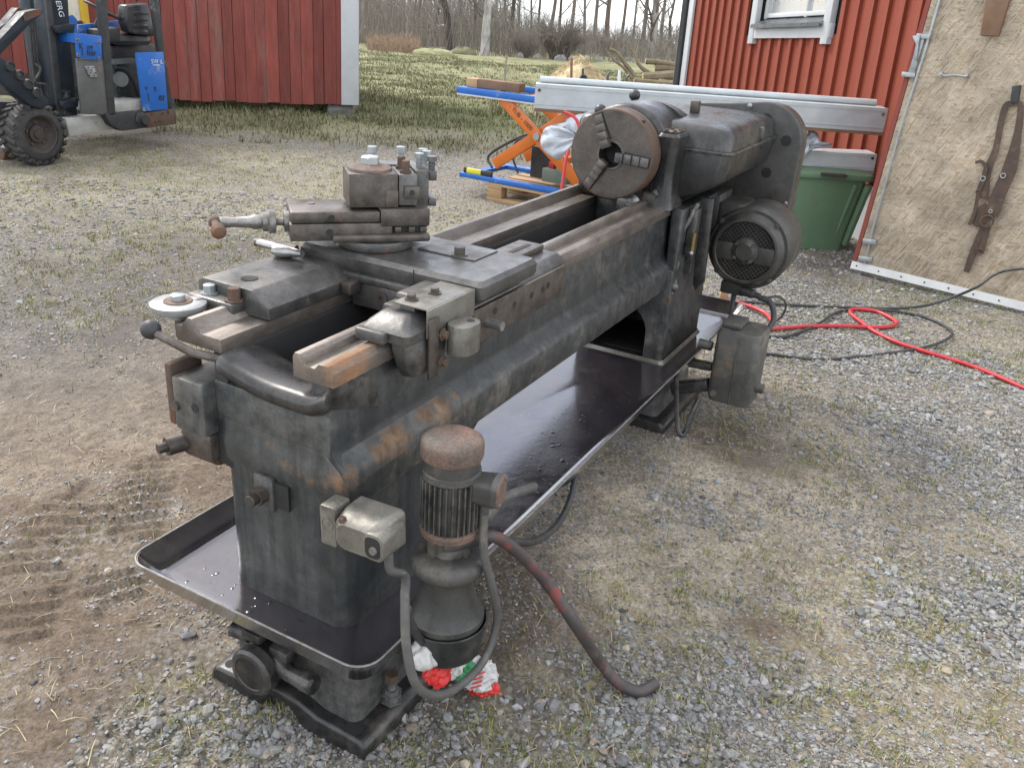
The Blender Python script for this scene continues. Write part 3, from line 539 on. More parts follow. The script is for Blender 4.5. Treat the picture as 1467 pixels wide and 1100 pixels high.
# ---- gate leaf of strand board
gL = onz(1224, 379, .06); gR = onz(1467, 438, .06); gd = nunit(gR-gL)
GP0 = Plane(gL, gd, GRAV); gt = GP0.pt(1332, 0); gup = nunit(gt-gL); GP = Plane(gL, gd, gup)
gate = thing('strand_board_gate', 'big gate leaf of pale strand board with white metal bottom rail', 'gate', gL)
def osb():
    m = bpy.data.materials.new('strand_board'); m.use_nodes = True; t = m.node_tree; b = t.nodes['Principled BSDF']; n = t.nodes.new; l = t.links.new
    tcn = n('ShaderNodeTexCoord'); cols = []
    geo_ = n('ShaderNodeMapping'); l(tcn.outputs['Object'], geo_.inputs[0]); ang = math.atan2(gd[1], gd[0]); geo_.inputs['Rotation'].default_value = (0, 0, -ang)
    prev = None
    nz_ = n('ShaderNodeTexNoise'); nz_.inputs['Scale'].default_value = 5; nz_.inputs['Detail'].default_value = 4; l(tcn.outputs['Object'], nz_.inputs['Vector'])
    for k, (ry, sc_) in enumerate(((.35, (17, 1, 105)), (-.5, (18, 1, 110)), (.05, (15, 1, 95)), (1.1, (20, 1, 115)))):
        mp = n('ShaderNodeMapping'); mp.inputs['Rotation'].default_value = (0, ry, 0); mp.inputs['Location'].default_value = (k*3.1, 0, k*1.7); l(geo_.outputs[0], mp.inputs[0])
        mp2 = n('ShaderNodeMapping'); mp2.inputs['Scale'].default_value = sc_; l(mp.outputs[0], mp2.inputs[0])
        v = n('ShaderNodeTexVoronoi'); v.inputs['Scale'].default_value = 1.; l(mp2.outputs[0], v.inputs['Vector'])
        s = n('ShaderNodeSeparateColor'); l(v.outputs['Color'], s.inputs[0])
        rp = n('ShaderNodeValToRGB'); e = rp.color_ramp.elements; e[0].position = 0; e[0].color = (.25, .185, .115, 1); e[1].position = 1; e[1].color = (.43, .37, .29, 1); x = e.new(.25); x.color = (.32, .258, .18, 1); x = e.new(.6); x.color = (.37, .308, .228, 1); l(s.outputs[0], rp.inputs[0])
        if prev is None: prev = rp.outputs[0]
        else:
            mm = n('ShaderNodeMix'); mm.data_type = 'RGBA'; st = n('ShaderNodeMath'); st.operation = 'GREATER_THAN'; st.inputs[1].default_value = .52; l(s.outputs[1], st.inputs[0]); l(st.outputs[0], mm.inputs[0]); l(prev, mm.inputs[6]); l(rp.outputs[0], mm.inputs[7]); prev = mm.outputs[2]
    mm = n('ShaderNodeMix'); mm.data_type = 'RGBA'; mm.blend_type = 'MULTIPLY'; r2 = n('ShaderNodeMapRange'); r2.inputs[1].default_value = .35; r2.inputs[2].default_value = .65; r2.inputs[3].default_value = .68; r2.inputs[4].default_value = 1.12; l(nz_.outputs[0], r2.inputs[0]); mm.inputs[0].default_value = 1; l(prev, mm.inputs[6]); l(r2.outputs[0], mm.inputs[7])
    l(mm.outputs[2], b.inputs['Base Color']); b.inputs['Roughness'].default_value = .75
    bp = n('ShaderNodeBump'); bp.inputs['Strength'].default_value = .3; bp.inputs['Distance'].default_value = .003; l(prev, bp.inputs['Height']); l(bp.outputs[0], b.inputs['Normal']); return m
M_OSB = osb(); GW, GH = 1.95, 2.1
slab(MB(), GP, .012, GW, 0.015, GH, 0, .012).build('board', M_OSB, gate, smooth=False)
slab(MB(), GP, -.02, .009, .0, GH, -.004, .05).build('edge_strip', M_RED_OLD, gate)
slab(MB(), GP, .03, GW, .03, GH-.03, .0125, .045).build('rear_boarding', M_RED_OLD, gate)
slab(MB(), GP, -.02, GW, -.03, .022, -.006, -.001).build('bottom_rail', mat('rail_white', (.70, .71, .70), (.6, .6, .6), rough=.5, metal=.1, bump=.05), gate)
for k in range(12):
    mb = MB(); p = GP.at(.02+k*.155, -.004, -.0062); mb.cyl(p, p-GP.n*.003, .006, n=8); mb.build('screw', M_DKFRAME, gate)
def gpx(pts, off, r, name, m, par, n=8, sm=0): return MB().tube([GP.pt(x, y, off) for x, y in pts], r, n, smooth=sm).build(name, m, par)
gpx([(1352, -20), (1326, 70), (1290, 185), (1250, 330), (1239, 378)], -.016, .008, 'locking_rod', M_ZINC, gate, 10)
def gquad(pts, off, th, name, m, par, bev=0.): return MB().px(GP, pts, off, th).build(name, m, par, bev=bev)
lt = gquad([(1318, 50), (1326, 50), (1309, 109), (1300, 108)], -.012, .01, 'latch', M_ZINC, gate, .002)
gquad([(1307, 52), (1318, 50), (1316, 62), (1313, 88), (1308, 84), (1312, 64)], -.035, .02, 'hook', M_ZINC, lt, .002)
for (x, y) in ((1322, 52), (1301, 107), (1245, 346), (1239, 371)):
    MB().px(GP, [(x-9, y-4), (x+10, y-2), (x+9, y+5), (x-10, y+3)], -.026, .024).build('clip', M_ZINC, gate, bev=.002)
gpx([(1349, 106), (1352, 109), (1370, 108), (1384, 110), (1387, 108)], -.03, .007, 'handle', M_ZINC, gate)
for x, y in ((1350, 106), (1386, 109)):
    p = GP.pt(x, y); MB().cyl(p, p-GP.n*.034, .011, n=10).build('handle_foot', M_ZINC, gate)
gquad([(1416, -20), (1452, -20), (1430, 52), (1404, 51)], -.035, .034, 'wood_block', M_BROWNWOOD, gate, .003)
gquad([(1450, 124), (1461, 122), (1457, 148), (1447, 147)], -.045, .044, 'peg', M_DKFRAME, gate, .002)
# ---- leather harness on the peg
M_LEA = mat('old_leather', (.085, .05, .033), (.045, .03, .022), scale=14, rough=.6, bump=.4, dirt=.2, dirtc=(.17, .12, .08))
hp = GP.pt(1455, 150, -.03); har = thing('leather_harness', 'old brown leather harness straps hanging on the strand board gate', 'harness', hp)
def strap(pts, wpx, off, name, m=M_LEA, th=.006, par=har):
    P = spline([np.array([x, y, 0.]) for x, y in pts], 4); ws = np.interp(np.linspace(0, 1, len(P)), np.linspace(0, 1, len(wpx)), wpx) if hasattr(wpx, '__len__') else [wpx]*len(P); mb = MB(); Lp = []; Rp = []
    for i, p in enumerate(P):
        d = P[min(i+1, len(P)-1)]-P[max(i-1, 0)]; d = d/np.linalg.norm(d); nn = np.array([-d[1], d[0]]); Lp.append(p[:2]+nn*ws[i]/2); Rp.append(p[:2]-nn*ws[i]/2)
    vs = []; n = len(P)
    for q in Lp+Rp: vs.append(GP.pt(*q, off))
    for q in Lp+Rp: vs.append(GP.pt(*q, off)+GP.n*th)
    fs = []
    for i in range(n-1):
        fs += [(i, i+1, n+i+1, n+i), (2*n+i, 3*n+i, 3*n+i+1, 2*n+i+1), (i, 2*n+i, 2*n+i+1, i+1), (n+i, n+i+1, 3*n+i+1, 3*n+i)]
    fs += [(0, n, 3*n, 2*n), (n-1, 3*n-1, 4*n-1, 2*n-1)]
    return mb.add(vs, fs).build(name, m, par)
strap([(1452, 148), (1441, 152), (1434, 175), (1426, 215), (1414, 246), (1408, 285)], [8, 9, 9, 9, 12, 14], -.022, 'strap')
strap([(1453, 147), (1462, 152), (1458, 190), (1447, 240), (1432, 275), (1420, 308)], [8, 9, 11, 20, 20, 20], -.034, 'strap')
strap([(1397, 233), (1406, 232), (1412, 240), (1410, 252)], [4, 5, 6, 5], -.036, 'strap'); strap([(1412, 250), (1404, 268), (1399, 290), (1394, 312), (1388, 322)], [8, 7, 5, 5, 5], -.03, 'strap')
strap([(1418, 300), (1402, 312), (1394, 322)], [24, 24, 12], -.024, 'strap'); strap([(1411, 322), (1400, 345), (1391, 370), (1384, 390)], [9, 9, 10, 8], -.02, 'strap'); strap([(1415, 322), (1410, 345), (1405, 363)], [9, 8, 8], -.026, 'strap')
def ring(cx, cy, r, off, name, m, rt=.004):
    c = GP.pt(cx, cy, off); MB().tube([c+(GP.e1*math.cos(t)+GP.e2*math.sin(t))*r for t in np.linspace(0, 2*math.pi, 17)], rt, 6, cap=False).build(name, m, har)
ring(1414, 317, .036, -.044, 'ring', M_RUST, .006); ring(1437, 252, .014, -.042, 'buckle', M_ZINC, .003); ring(1408, 256, .014, -.042, 'buckle', M_ZINC, .003); ring(1404, 361, .018, -.032, 'buckle', M_RUST, .003); ring(1419, 303, .010, -.044, 'buckle', M_ZINC, .003); ring(1401, 275, .012, -.04, 'buckle', M_RUST, .003)
# ================================================================ BIN, BEAMS, LIFT
M_GREEN = mat('green_plastic', (.095, .165, .092), (.08, .138, .078), scale=5, rough=.5, bump=.08, dirt=.08, dirtc=(.10, .11, .08))
bp0 = onz(1206, 360); LB = atd(1200, 247, 6.75); bz = float((bp0 + 0)[2]); BINP = Plane(bp0, HR)
bh = BINP.uv(1200, 246)[1]; bn = thing('wheelie_bin', 'green plastic wheeled refuse bin standing behind the lathe motor', 'bin', bp0)
Mx = lambda p: bp0+HR*p[0]+HF*p[1]+np.array([0, 0, p[2]])
MB().loft([(-.44, 0, 0, .40, 0, .05), (-.46, .015, -.012, .43, bh*.3, .05), (-.52, .065, -.05, .52, bh-.03, .05), (-.52, .065, -.05, .52, bh-.005, .05)], M=Mx).build('body', M_GREEN, bn)
MB().loft([(-.55, .10, -.075, .55, bh-.05, .05), (-.55, .10, -.075, .55, bh-.004, .05)], M=Mx).build('rim', M_GREEN, bn, bev=.008)
for x0, w_ in ((.075, .028), (-.02, .02)):
    MB().tube([Mx((x0-.06, .02, .05)), Mx((x0, -.04+.0, bh-.08))], w_, 10).build('rib', M_GREEN, bn)
MB().bar(Mx((-.30, -.09, bh-.012)), Mx((-.12, -.09, bh-.012)), .05, .02).build('handle', M_DARKWOOD, bn)
for x0 in (-.40, -.06): MB().cyl(Mx((x0-.02, .5, .09)), Mx((x0+.03, .5, .09)), .1, n=18).build('wheel', M_RUBBER, bn)
DB = 6.45
def beam(name, label, pTL, pBL, pTR, pBR, D, dep, lipm, tubeend=True):
    TL, BL, TR, BR = [atd(*p, D) for p in (pTL, pBL, pTR, pBR)]; o = thing(name, label, 'beam', BL)
    d = nunit(TR-TL); back = nunit(np.cross(d, (0, 0, 1))); back = back if back @ HF > 0 else -back; up = np.cross(back, d); up = up if up[2] > 0 else -up; ln = np.linalg.norm(TR-TL); h = np.linalg.norm(TL-BL)
    def sl(u0, u1, v0, v1, o0, o1): return MB().poly3([BL+d*u0+up*v0+back*o0, BL+d*u1+up*v0+back*o0, BL+d*u1+up*v1+back*o0, BL+d*u0+up*v1+back*o0], back*(o1-o0))
    sl(0, ln, .0, h, 0, .006).build('web', M_ALU, o); sl(.002, ln-.002, h-.006, h-.001, .0065, dep).build('top_flange', M_ALU, o); sl(.002, ln-.002, -.022, -.001, -.012, dep).build('bottom_lip', lipm, o); sl(.004, ln-.004, .0, h-.007, dep-.006, dep-.001).build('rear_web', M_ALU, o)
    sl(.004, ln-.004, h*.16, h*.19, -.005, -.0005).build('ridge', M_ALU, o); sl(.004, ln-.004, h*.86, h*.89, -.004, -.0005).build('ridge', M_ALU, o)
    if tubeend:
        MB().cyl(BL+up*(h+.022)+back*(dep-.03)+d*.03, BL+up*(h+.022)+back*(dep-.03)+d*(ln-.05), .024, n=14).build('tube', M_ALU, o)
    for uu in (.03, ln-.03):
        p = BL+d*uu+up*h*.75; MB().cyl(p, p-back*.006, .011, n=8).build('rivet', M_DKFRAME, o)
    return o, BL, d, up, back, ln, h
ob, uBL, ud, uup, uback, uln, uh = beam('aluminium_beam', 'long silver aluminium box beam spanning from scissor lift to gate', (766, 122), (765, 155), (1266, 157), (1260, 190), DB, .17, M_BROWNWOOD)
LTOP = bh
o2, lBL, ld, lup, lback, lln, lh = beam('aluminium_profile', 'scuffed aluminium profile lying on top of the green bin', (1128, 217), (1124, 240), (1256, 222), (1250, 248), 6.62, .20, M_ZINC, False)
# wooden props that carry the long beam
for nm, q, lab in (('timber_prop', .36, 'rough timber prop under beam, beside the white sack'), ('timber_prop', 1.55, 'rough timber prop under beam, hidden behind the lathe gear plate')):
    p = uBL+ud*uln*q/2.0+uback*.08; mb = MB(); t = thing(nm, lab, 'prop', (p[0], p[1], 0)); zt_ = p[2]-.024
    mb.bb(p[0]-.05, p[0]+.05, p[1]-.05, p[1]+.05, 0.06, zt_-.04); mb.build('post', M_GREYWOOD, t, bev=.004)
    MB().bb(p[0]-.22, p[0]+.22, p[1]-.06, p[1]+.06, -.02, .06).build('base_block', M_GREYWOOD, t, bev=.004); MB().bb(p[0]-.09, p[0]+.09, p[1]-.07, p[1]+.07, zt_-.04, zt_).build('cap_block', M_GREYWOOD, t, bev=.004)
# ---- pallet
pL = onz(697, 285); pR = onz(838, 313); pdv = nunit(pR-pL); LP = Plane(pL, pdv); pal = thing('wooden_pallet', 'pale wooden pallet under the orange scissor lift', 'pallet', pL)
def lpx(name, pts, off, th, m, par, bev=0.): return MB().px(LP, pts, off, th).build(name, m, par, bev=bev)
for k in range(3):
    slab(MB(), LP, 0, 1.2, -.01, .022, k*.35, k*.35+.10).build('bottom_board', M_WOOD, pal, bev=.002)
    for uu in (0, .53, 1.06): slab(MB(), LP, uu, uu+.145, .0225, .10, k*.35+.002, k*.35+.098).build('block', M_WOOD, pal, bev=.003)
for uu in (0, .53, 1.06): slab(MB(), LP, uu, uu+.145, .1005, .122, 0, .80).build('stringer_board', M_WOOD, pal, bev=.002)
for k in range(5): slab(MB(), LP, 0, 1.2, .1225, .144, k*.172, k*.172+.12).build('top_board', M_WOOD, pal, bev=.002)
# ---- scissor lift
lift = thing('scissor_lift', 'blue and orange scissor lift table raised on the wooden pallet', 'lift table', LP.at(0, .16, 0))
def lu(x, y, off=0): return LP.uv(x, y, off)
zb = lu(662, 245)[1]; u_l = lu(658, 245)[0]; UB = u_l+1.75
zb = .185
for o0 in (0.0, .62): slab(MB(), LP, u_l, UB, .147, .185, o0, o0+.09).build('base_rail', M_BLUE, lift, bev=.004)
for uu in (u_l+.02, UB-.1): slab(MB(), LP, uu, uu+.08, .15, .182, .09, .62).build('base_cross_rail', M_BLUE, lift)
zp = lu(654, 133)[1]; zq = lu(654, 124)[1]; u_p = lu(654, 128)[0]
for o0 in (0.0, .60): slab(MB(), LP, u_p, u_p+1.6, zp, zq, o0, o0+.06).build('platform_rail', M_BLUE, lift, bev=.004)
for uu in (u_p+.0, u_p+1.54): slab(MB(), LP, uu, uu+.06, zp+.002, zq-.002, .06, .60).build('platform_rail', M_BLUE, lift)
slab(MB(), LP, u_p+.01, u_p+1.59, zp-.012, zp-.001, -.006, .05).build('platform_edge', M_WHITE, lift)
def arm(px0, px1, off, name='scissor_arm'):
    p0 = LP.pt(*px0, 0)+LP.n*off; p1 = LP.pt(*px1, 0)+LP.n*off; mb = MB(); mb.bar(p0, p1, .045, .092, up=LP.n) if 0 else mb.bar(p0, p1, .092, .04, up=LP.n); return mb.build(name, M_ORANGE, lift, bev=.004)
a1 = ((717, 141), (838, 276)); a2 = ((701, 237), (838, 148))
for off in (.035, .55): arm(*a1, off); arm(*a2, off+.05)
MB().cyl(LP.pt(768, 196, -.0), LP.pt(768, 196, -.0)+LP.n*.62, .03, n=14).build('pivot_shaft', M_ZINC, lift)
MB().bar(LP.pt(722, 146)+LP.n*.06, LP.pt(722, 146)+LP.n*.56, .05, .05).build('cross_bar', M_ORANGE, lift); MB().bar(LP.pt(800, 233)+LP.n*.06, LP.pt(800, 233)+LP.n*.56, .05, .05).build('cross_bar', M_ORANGE, lift)
q0 = LP.pt(741, 160, .012); text('lettering', '- TUB - 1000', .052, LP.pt(729, 153.5, .013)-LP.n*.0, nunit(LP.pt(838, 276)-LP.pt(717, 141)), nunit(np.cross(nunit(LP.pt(838, 276)-LP.pt(717, 141)), LP.n))*(-1 if np.cross(nunit(LP.pt(838, 276)-LP.pt(717, 141)), LP.n)[2] < 0 else 1), M_BLACK, lift)
hu = MB(); u0, v0 = lu(757, 256); slab(hu, LP, u0, u0+.24, .186, .30, .22, .42); hu = hu.build('hydraulic_unit', mat('grey_green', (.16, .20, .15), (.11, .14, .11), rough=.5), lift, bev=.01)
slab(MB(), LP, u0+.05, u0+.10, .30, .36, .24, .30).build('valve', mat('red_plastic', (.5, .02, .02), rough=.4), hu, bev=.006); slab(MB(), LP, u0+.15, u0+.2, .30, .40, .24, .32).build('valve', M_ZINC, hu, bev=.01)
slab(MB(), LP, u0-.16, u0+.02, .19, .45, .30, .34).build('splash_guard', M_RUBBER, lift)
MB().tube([LP.pt(775, 190, .3), LP.pt(750, 195, .3), LP.pt(715, 212, .3), LP.pt(699, 226, .3), LP.pt(705, 240, .25)], .012, 8, smooth=5).build('hose', M_RUBBER, lift)
MB().tube([LP.pt(772, 192, .2), LP.pt(740, 203, .2), LP.pt(735, 225, .2), LP.pt(742, 248, .15)], .009, 8, smooth=5).build('hose', M_RUBBER, lift)
lv = thing('spirit_level', 'yellow and black spirit level on the blue lift base', 'spirit level', LP.at(u_l+.04, .186, .03)); c0 = u_l+.03
slab(MB(), LP, c0+.03, c0+.18, .187, .228, .02, .045).build('body', M_YELLOW if 0 else mat('bright_yellow', (.75, .66, .03), rough=.4, bump=0), lv, bev=.004); slab(MB(), LP, c0, c0+.03, .1865, .23, .018, .047).build('end_cap', M_BLACK, lv, bev=.004); slab(MB(), LP, c0+.18, c0+.29, .1865, .23, .018, .047).build('end_cap', M_BLACK, lv, bev=.004)
pw = thing('timber_offcut', 'brown timber offcut lying on the blue lift platform', 'timber', LP.at(u_p+.06, zq, .1)); MB().box(LP.at(u_p+.36, zq+.04, .12), (1, 1, 1)) if 0 else None
slab(MB(), LP, u_p+.17, u_p+.58, zq+.006, zq+.075, .06, .16).build('beam_body', M_BROWNWOOD, pw, bev=.004); slab(MB(), LP, u_p+.06, u_p+.169, zq+.001, zq+.072, .055, .165).build('fresh_end', M_WOOD, pw, bev=.004); slab(MB(), LP, u_p+.4, u_p+.45, zq+.0005, zq+.0055, .06, .16).build('spacer', M_BLACK, pw)
# ---- sacks
M_SACK = mat('white_sack', (.46, .49, .53), (.38, .41, .45), scale=6, rough=.6, bump=.5, bscale=30)
def sack(name, label, pts, D, th, seed, par=None):
    P = [atd(x, y, D) for x, y in pts]; c = np.mean(P, 0); rnd = np.random.default_rng(seed); n = len(P); vs = []; fs = []; nr = 7; Q = spline([*P, P[0]], 5)[:-1]; n = len(Q); fwd = nunit(c-CAM)
    vs.append(c-fwd*th)
    for j in range(1, nr+1):
        t = math.sin(j/nr*math.pi/2); dz = math.cos(j/nr*math.pi/2)
        for i, p in enumerate(Q): vs.append(c+(p-c)*t-fwd*(th*dz*(1+.25*math.sin(i*.37+j*.9+seed)+.2*math.sin(i*.83-j*.6))+.02*math.sin(i*1.1+j*1.3+seed)*t+rnd.normal()*.006))
    for j in range(nr, 0, -1):
        t = math.sin(j/nr*math.pi/2)*.96; dz = math.cos(j/nr*math.pi/2)
        for i, p in enumerate(Q): vs.append(c+(p-c)*t+fwd*(th*dz+.01))
    vs.append(c+fwd*th); k = len(vs)-1; R = 2*nr
    for i in range(n):
        q = (i+1) % n; fs.append((0, 1+q, 1+i))
        for j in range(R-1): fs.append((1+j*n+i, 1+j*n+q, 1+(j+1)*n+q, 1+(j+1)*n+i))
        fs.append((1+(R-1)*n+i, 1+(R-1)*n+q, k))
    o = thing(name, label, 'sack', c-np.array([0, 0, .1])); MB().add(vs, fs).build('cloth', M_SACK, o, ang=180); return o
sk = sack('white_sack', 'white plastic sack with red rope hanging under the aluminium beam', [(803, 177), (830, 163), (870, 160), (905, 165), (900, 225), (850, 230), (828, 205), (812, 200), (803, 228), (785, 222), (774, 205), (782, 183)], DB-.02, .085, 3)
MB().tube([atd(808, 160, DB-.15), atd(826, 172, DB-.19), atd(834, 205, DB-.20), atd(838, 240, DB-.18), atd(843, 290, DB-.16)], .012, 8, smooth=4).build('rope', M_HOSE_RED, sk); MB().tube([atd(815, 215, DB-.18), atd(811, 228, DB-.18), atd(806, 260, DB-.16), atd(801, 300, DB-.15)], .012, 8, smooth=4).build('rope', M_HOSE_RED, sk)
sack('white_sack', 'crumpled white sack on the aluminium profile above the green bin', [(1120, 195), (1150, 188), (1170, 190), (1176, 202), (1192, 206), (1186, 212), (1165, 214), (1152, 226), (1120, 222)], 6.56, .07, 5)
# ================================================================ FORKLIFT
W0 = onz(72, 237); E0 = onz(252, 178, .22); FP = Plane(W0, nunit((E0-W0)*np.array([1, 1, 0])))
fl = thing('forklift', 'truck mounted forklift with blue panels, black seat and one lugged front wheel showing', 'forklift', W0)
def fpx(name, pts, off, th, m, par=None, bev=.004): return MB().px(FP, pts, off, th).build(name, m, par or fl, bev=bev)
# wheel
wc = FP.at(FP.uv(60, 197)[0]+.0, .268, .12); ax = FP.n; R = .268
tw = thing if 0 else None
wm = MB(); wm.rev(wc-ax*.12, ax, [(0, .165), (0, .20), (.015, .235), (.05, .247), (.19, .247), (.225, .235), (.24, .20), (.24, .165)], 40, cap=False); wheel = wm.build('wheel', M_RUBBER, fl, ang=50)
e1w, e2w = FP.e1, FP.e2
lug = MB()
for k in range(22):
    for sgn in (-1, 1):
        t = 2*math.pi*(k+(.5 if sgn > 0 else 0))/22; rd = e1w*math.cos(t)+e2w*math.sin(t); tg = -e1w*math.sin(t)+e2w*math.cos(t)
        p0 = wc+rd*.252+ax*sgn*.012; p1 = wc+rd*.243+ax*sgn*.118+tg*.045; lug.bar(p0, p1, .030, .032, up=rd)
        p2 = wc+rd*.222+ax*sgn*.122+tg*.055; lug.bar(p1, p2, .030, .012, up=ax)
lug.build('tread', M_RUBBER, wheel, bev=.003, seg=1)
MB().rev(wc-ax*.10, ax, [(-.012, .168), (-.016, .160), (-.010, .152), (.03, .142), (.05, .12), (.055, .075), (.030, .07), (.028, .04), (.015, .035), (.013, .001)], 32, cap=False).build('rim', mat('dull_brown_rim', (.062, .048, .042), (.04, .034, .032), scale=14, rough=.8, rust=.1, mott=.3), wheel)
nutm = MB()
for k in range(5):
    t = 2*math.pi*k/5+.3; p = wc+(e1w*math.cos(t)+e2w*math.sin(t))*.098-ax*.05; nutm.bolt(p, -ax, .012, .014)
nutm.build('wheel_nut', M_RUST, wheel)
# second wheel on the far side
# frame
fpx('side_beam', [(94, 170), (168, 163), (170, 184), (100, 196)], .10, .16, M_TREADPLATE)
fr = fpx('chassis_rail', [(150, 163), (250, 153), (253, 178), (176, 188), (160, 180)], .02, .14, M_DKFRAME)
fpx('bracket_plate', [(206, 163), (250, 156), (251, 178), (212, 184)], -.01, .028, M_RUST, fr)
for x, y in ((217, 164), (222, 176), (233, 163), (229, 174), (241, 161)):
    p = FP.pt(x, y, -.012); MB().cyl(p, p-FP.n*.002, .014, n=12).build('hole', M_BLACK, fr)
p = FP.pt(204, 171, 0); MB().rev(p-FP.n*.05, FP.n, [(0, .045), (.05, .05), (.06, .07)], 16).build('pin', M_DKFRAME, fr)
fpx('rear_chassis', [(60, 150), (250, 140), (252, 172), (100, 185)], .75, .16, M_DKFRAME)
for x in (150, 235): MB().bar(FP.pt(x, 168, .16), FP.pt(x, 168, .16)+FP.n*.62, .12, .08).build('cross_member', M_DKFRAME, fl)
fpx('floor_plate', [(162, 150), (205, 143), (206, 158), (165, 163)], .04, .5, M_TREADPLATE)
# posts
fpx('mast_post', [(63, -25), (96, -25), (101, 60), (111, 165), (84, 167), (74, 90)], .22, .16, M_NAVY)
fpx('mast_rail', [(63, -25), (71, -25), (92, 166), (84, 167)], .19, .028, M_DKFRAME)
fpx('mast_clamp', [(80, 38), (108, 34), (106, 48), (84, 48)], .12, .10, M_NAVY); fpx('mast_clamp', [(91, 146), (114, 140), (112, 153), (92, 156)], .12, .10, M_NAVY)
fpx('mast_post', [(38, -25), (60, -25), (76, 90), (84, 150), (66, 150), (56, 90)], .9, .16, M_NAVY)
fpx('cab_post', [(139, -25), (151, -25), (166, 165), (156, 166)], .02, .05, M_DKFRAME)
fpx('cab_post', [(215, -25), (225, -25), (236, 72), (249, 160), (241, 160), (228, 72)], .02, .05, M_DKFRAME)
fpx('roof_bar', [(130, -60), (240, -66), (240, -54), (130, -48)], .02, .08, M_DKFRAME); None
# the post tops reach the guard
fpx('cab_post', [(134, -52), (148, -53), (152, -24), (139, -24)], .022, .086, M_DKFRAME); fpx('cab_post', [(211, -57), (224, -57), (228, -24), (215, -24)], .022, .086, M_DKFRAME)
pan = fpx('side_panel', [(110, 84), (158, 87), (161, 165), (118, 164)], .03, .03, M_GREYPANEL)
refl = fpx('reflector', [(121, 95), (134, 95), (140, 111), (129, 111)], .018, .011, M_ZINC, pan, .002)
for i in range(4):
    for j in range(4):
        x = 123+j*3.4+i*1.7; y = 97.5+i*3.7; q = FP.pt(x, y, .0165); MB().cyl(q, q+FP.n*.0015, .007, n=8).build('reflector_dot', M_BLACK, refl) if (i+j) % 2 else None
bpn = fpx('name_panel', [(108, 49), (145, 52), (146.5, 87), (110, 82.5)], .0, .012, M_BLUE, None, .003)
fpx('panel_box', [(112, 36), (170, 30), (170, 48), (112, 49)], .42, .02, M_BLUE); MB().poly3([FP.pt(108, 49, .013), FP.pt(109, 62, .013), FP.pt(109, 62, .013)+FP.n*.40, FP.pt(108, 49, .013)+FP.n*.40], FP.e1*.012).build('panel_box_side', M_BLUE, fl); MB().poly3([FP.pt(144, 52, .013), FP.pt(145, 62, .013), FP.pt(145, 62, .013)+FP.n*.40, FP.pt(144, 52, .013)+FP.n*.40], FP.e1*.012).build('panel_box_side', M_BLUE, fl); fpx('seat_console', [(146, 44), (172, 40), (172, 60), (147, 60)], .2, .2, M_BLACK)
M_TXT = mat('dark_lettering', (.02, .025, .035), rough=.6, bump=0); M_TXTW = mat('pale_lettering', (.65, .68, .72), rough=.6, bump=0)
tx = FP.pt(145, 80.5)-FP.pt(110, 76)
text('lettering', 'K  ng', .068, FP.pt(113.5, 70.5, -.0025), FP.e1*1.-FP.e2*.06, FP.e2, M_TXT, bpn, bold=True); text('lettering', 'l  fter', .068, FP.pt(117.5, 79.5, -.0025), FP.e1-FP.e2*.06, FP.e2, M_TXT, bpn, bold=True)
for x, y in ((111.5, 58), (141, 62), (112, 79), (142, 84)):
    q = FP.pt(x, y, 0); MB().cyl(q, q-FP.n*.004, .016, n=10).build('washer', M_ZINC, bpn); MB().bolt(q-FP.n*.004, -FP.n, .007, .008).build('bolt', M_RUST, bpn)
rp = fpx('side_door', [(195, 76), (234, 74.5), (241, 157), (206, 160)], -.01, .02, M_BLUE, None, .004)
text('lettering', 'SW iL', .058, FP.pt(217, 91.5, -.0125), FP.e1-FP.e2*.04, FP.e2, M_TXTW, rp); MB().px(FP, [(219, 92.8), (229, 93.2), (229, 94.4), (219, 94.0)], -.0115, .0012).build('worn_text_line', M_TXTW, rp)
text('lettering', 'v    g', .07, FP.pt(208, 129.5, -.0125), FP.e1-FP.e2*.06, FP.e2, M_TXT, rp, bold=True); text('lettering', 'l    er', .10, FP.pt(212, 144.5, -.0125), FP.e1-FP.e2*.06, FP.e2, M_TXT, rp, bold=True)
text('lettering', 'ERG', .075, FP.pt(79, -3, .187) if 0 else FP.pt(79.5, 1, .185), -FP.e2+FP.e1*.14, FP.e1, M_TXTW, fl)
# seat
def fq(x, y, off): return FP.pt(x, y, off)
sm = MB(); so_ = .22
cs = [(-.25, .23, .0, .42, 0, .06), (-.28, .25, -.02, .43, .04, .09), (-.26, .24, -.01, .42, .09, .09)]
sc0 = fq(192, 69, .22); MS = lambda p: sc0+FP.e1*p[0]*1.0+FP.n*p[1]+FP.e2*(p[2]+.12*(p[0]/.2)**2*.25)
seat = MB().loft(cs, M=MS).build('seat', M_SEAT, fl)
MB().loft([(-.14, .14, .06, .36, .088, .05), (-.13, .13, .07, .35, .105, .05)], M=MS).build('seat_pad', M_SEAT, seat)
bk = fq(205, 51, .22)
MBk = lambda p: bk+FP.n*(p[0]+.2)+FP.e1*(p[1]+.02-.10*(p[2]/.4)*.0)+FP.e2*p[2]
back = MB().loft([(-.17, .17, -.05, .07, 0, .05), (-.21, .21, -.07, .08, .06, .06), (-.21, .21, -.06, .08, .28, .07), (-.17, .17, -.04, .07, .36, .06), (-.10, .10, -.02, .05, .385, .04)], M=MBk)
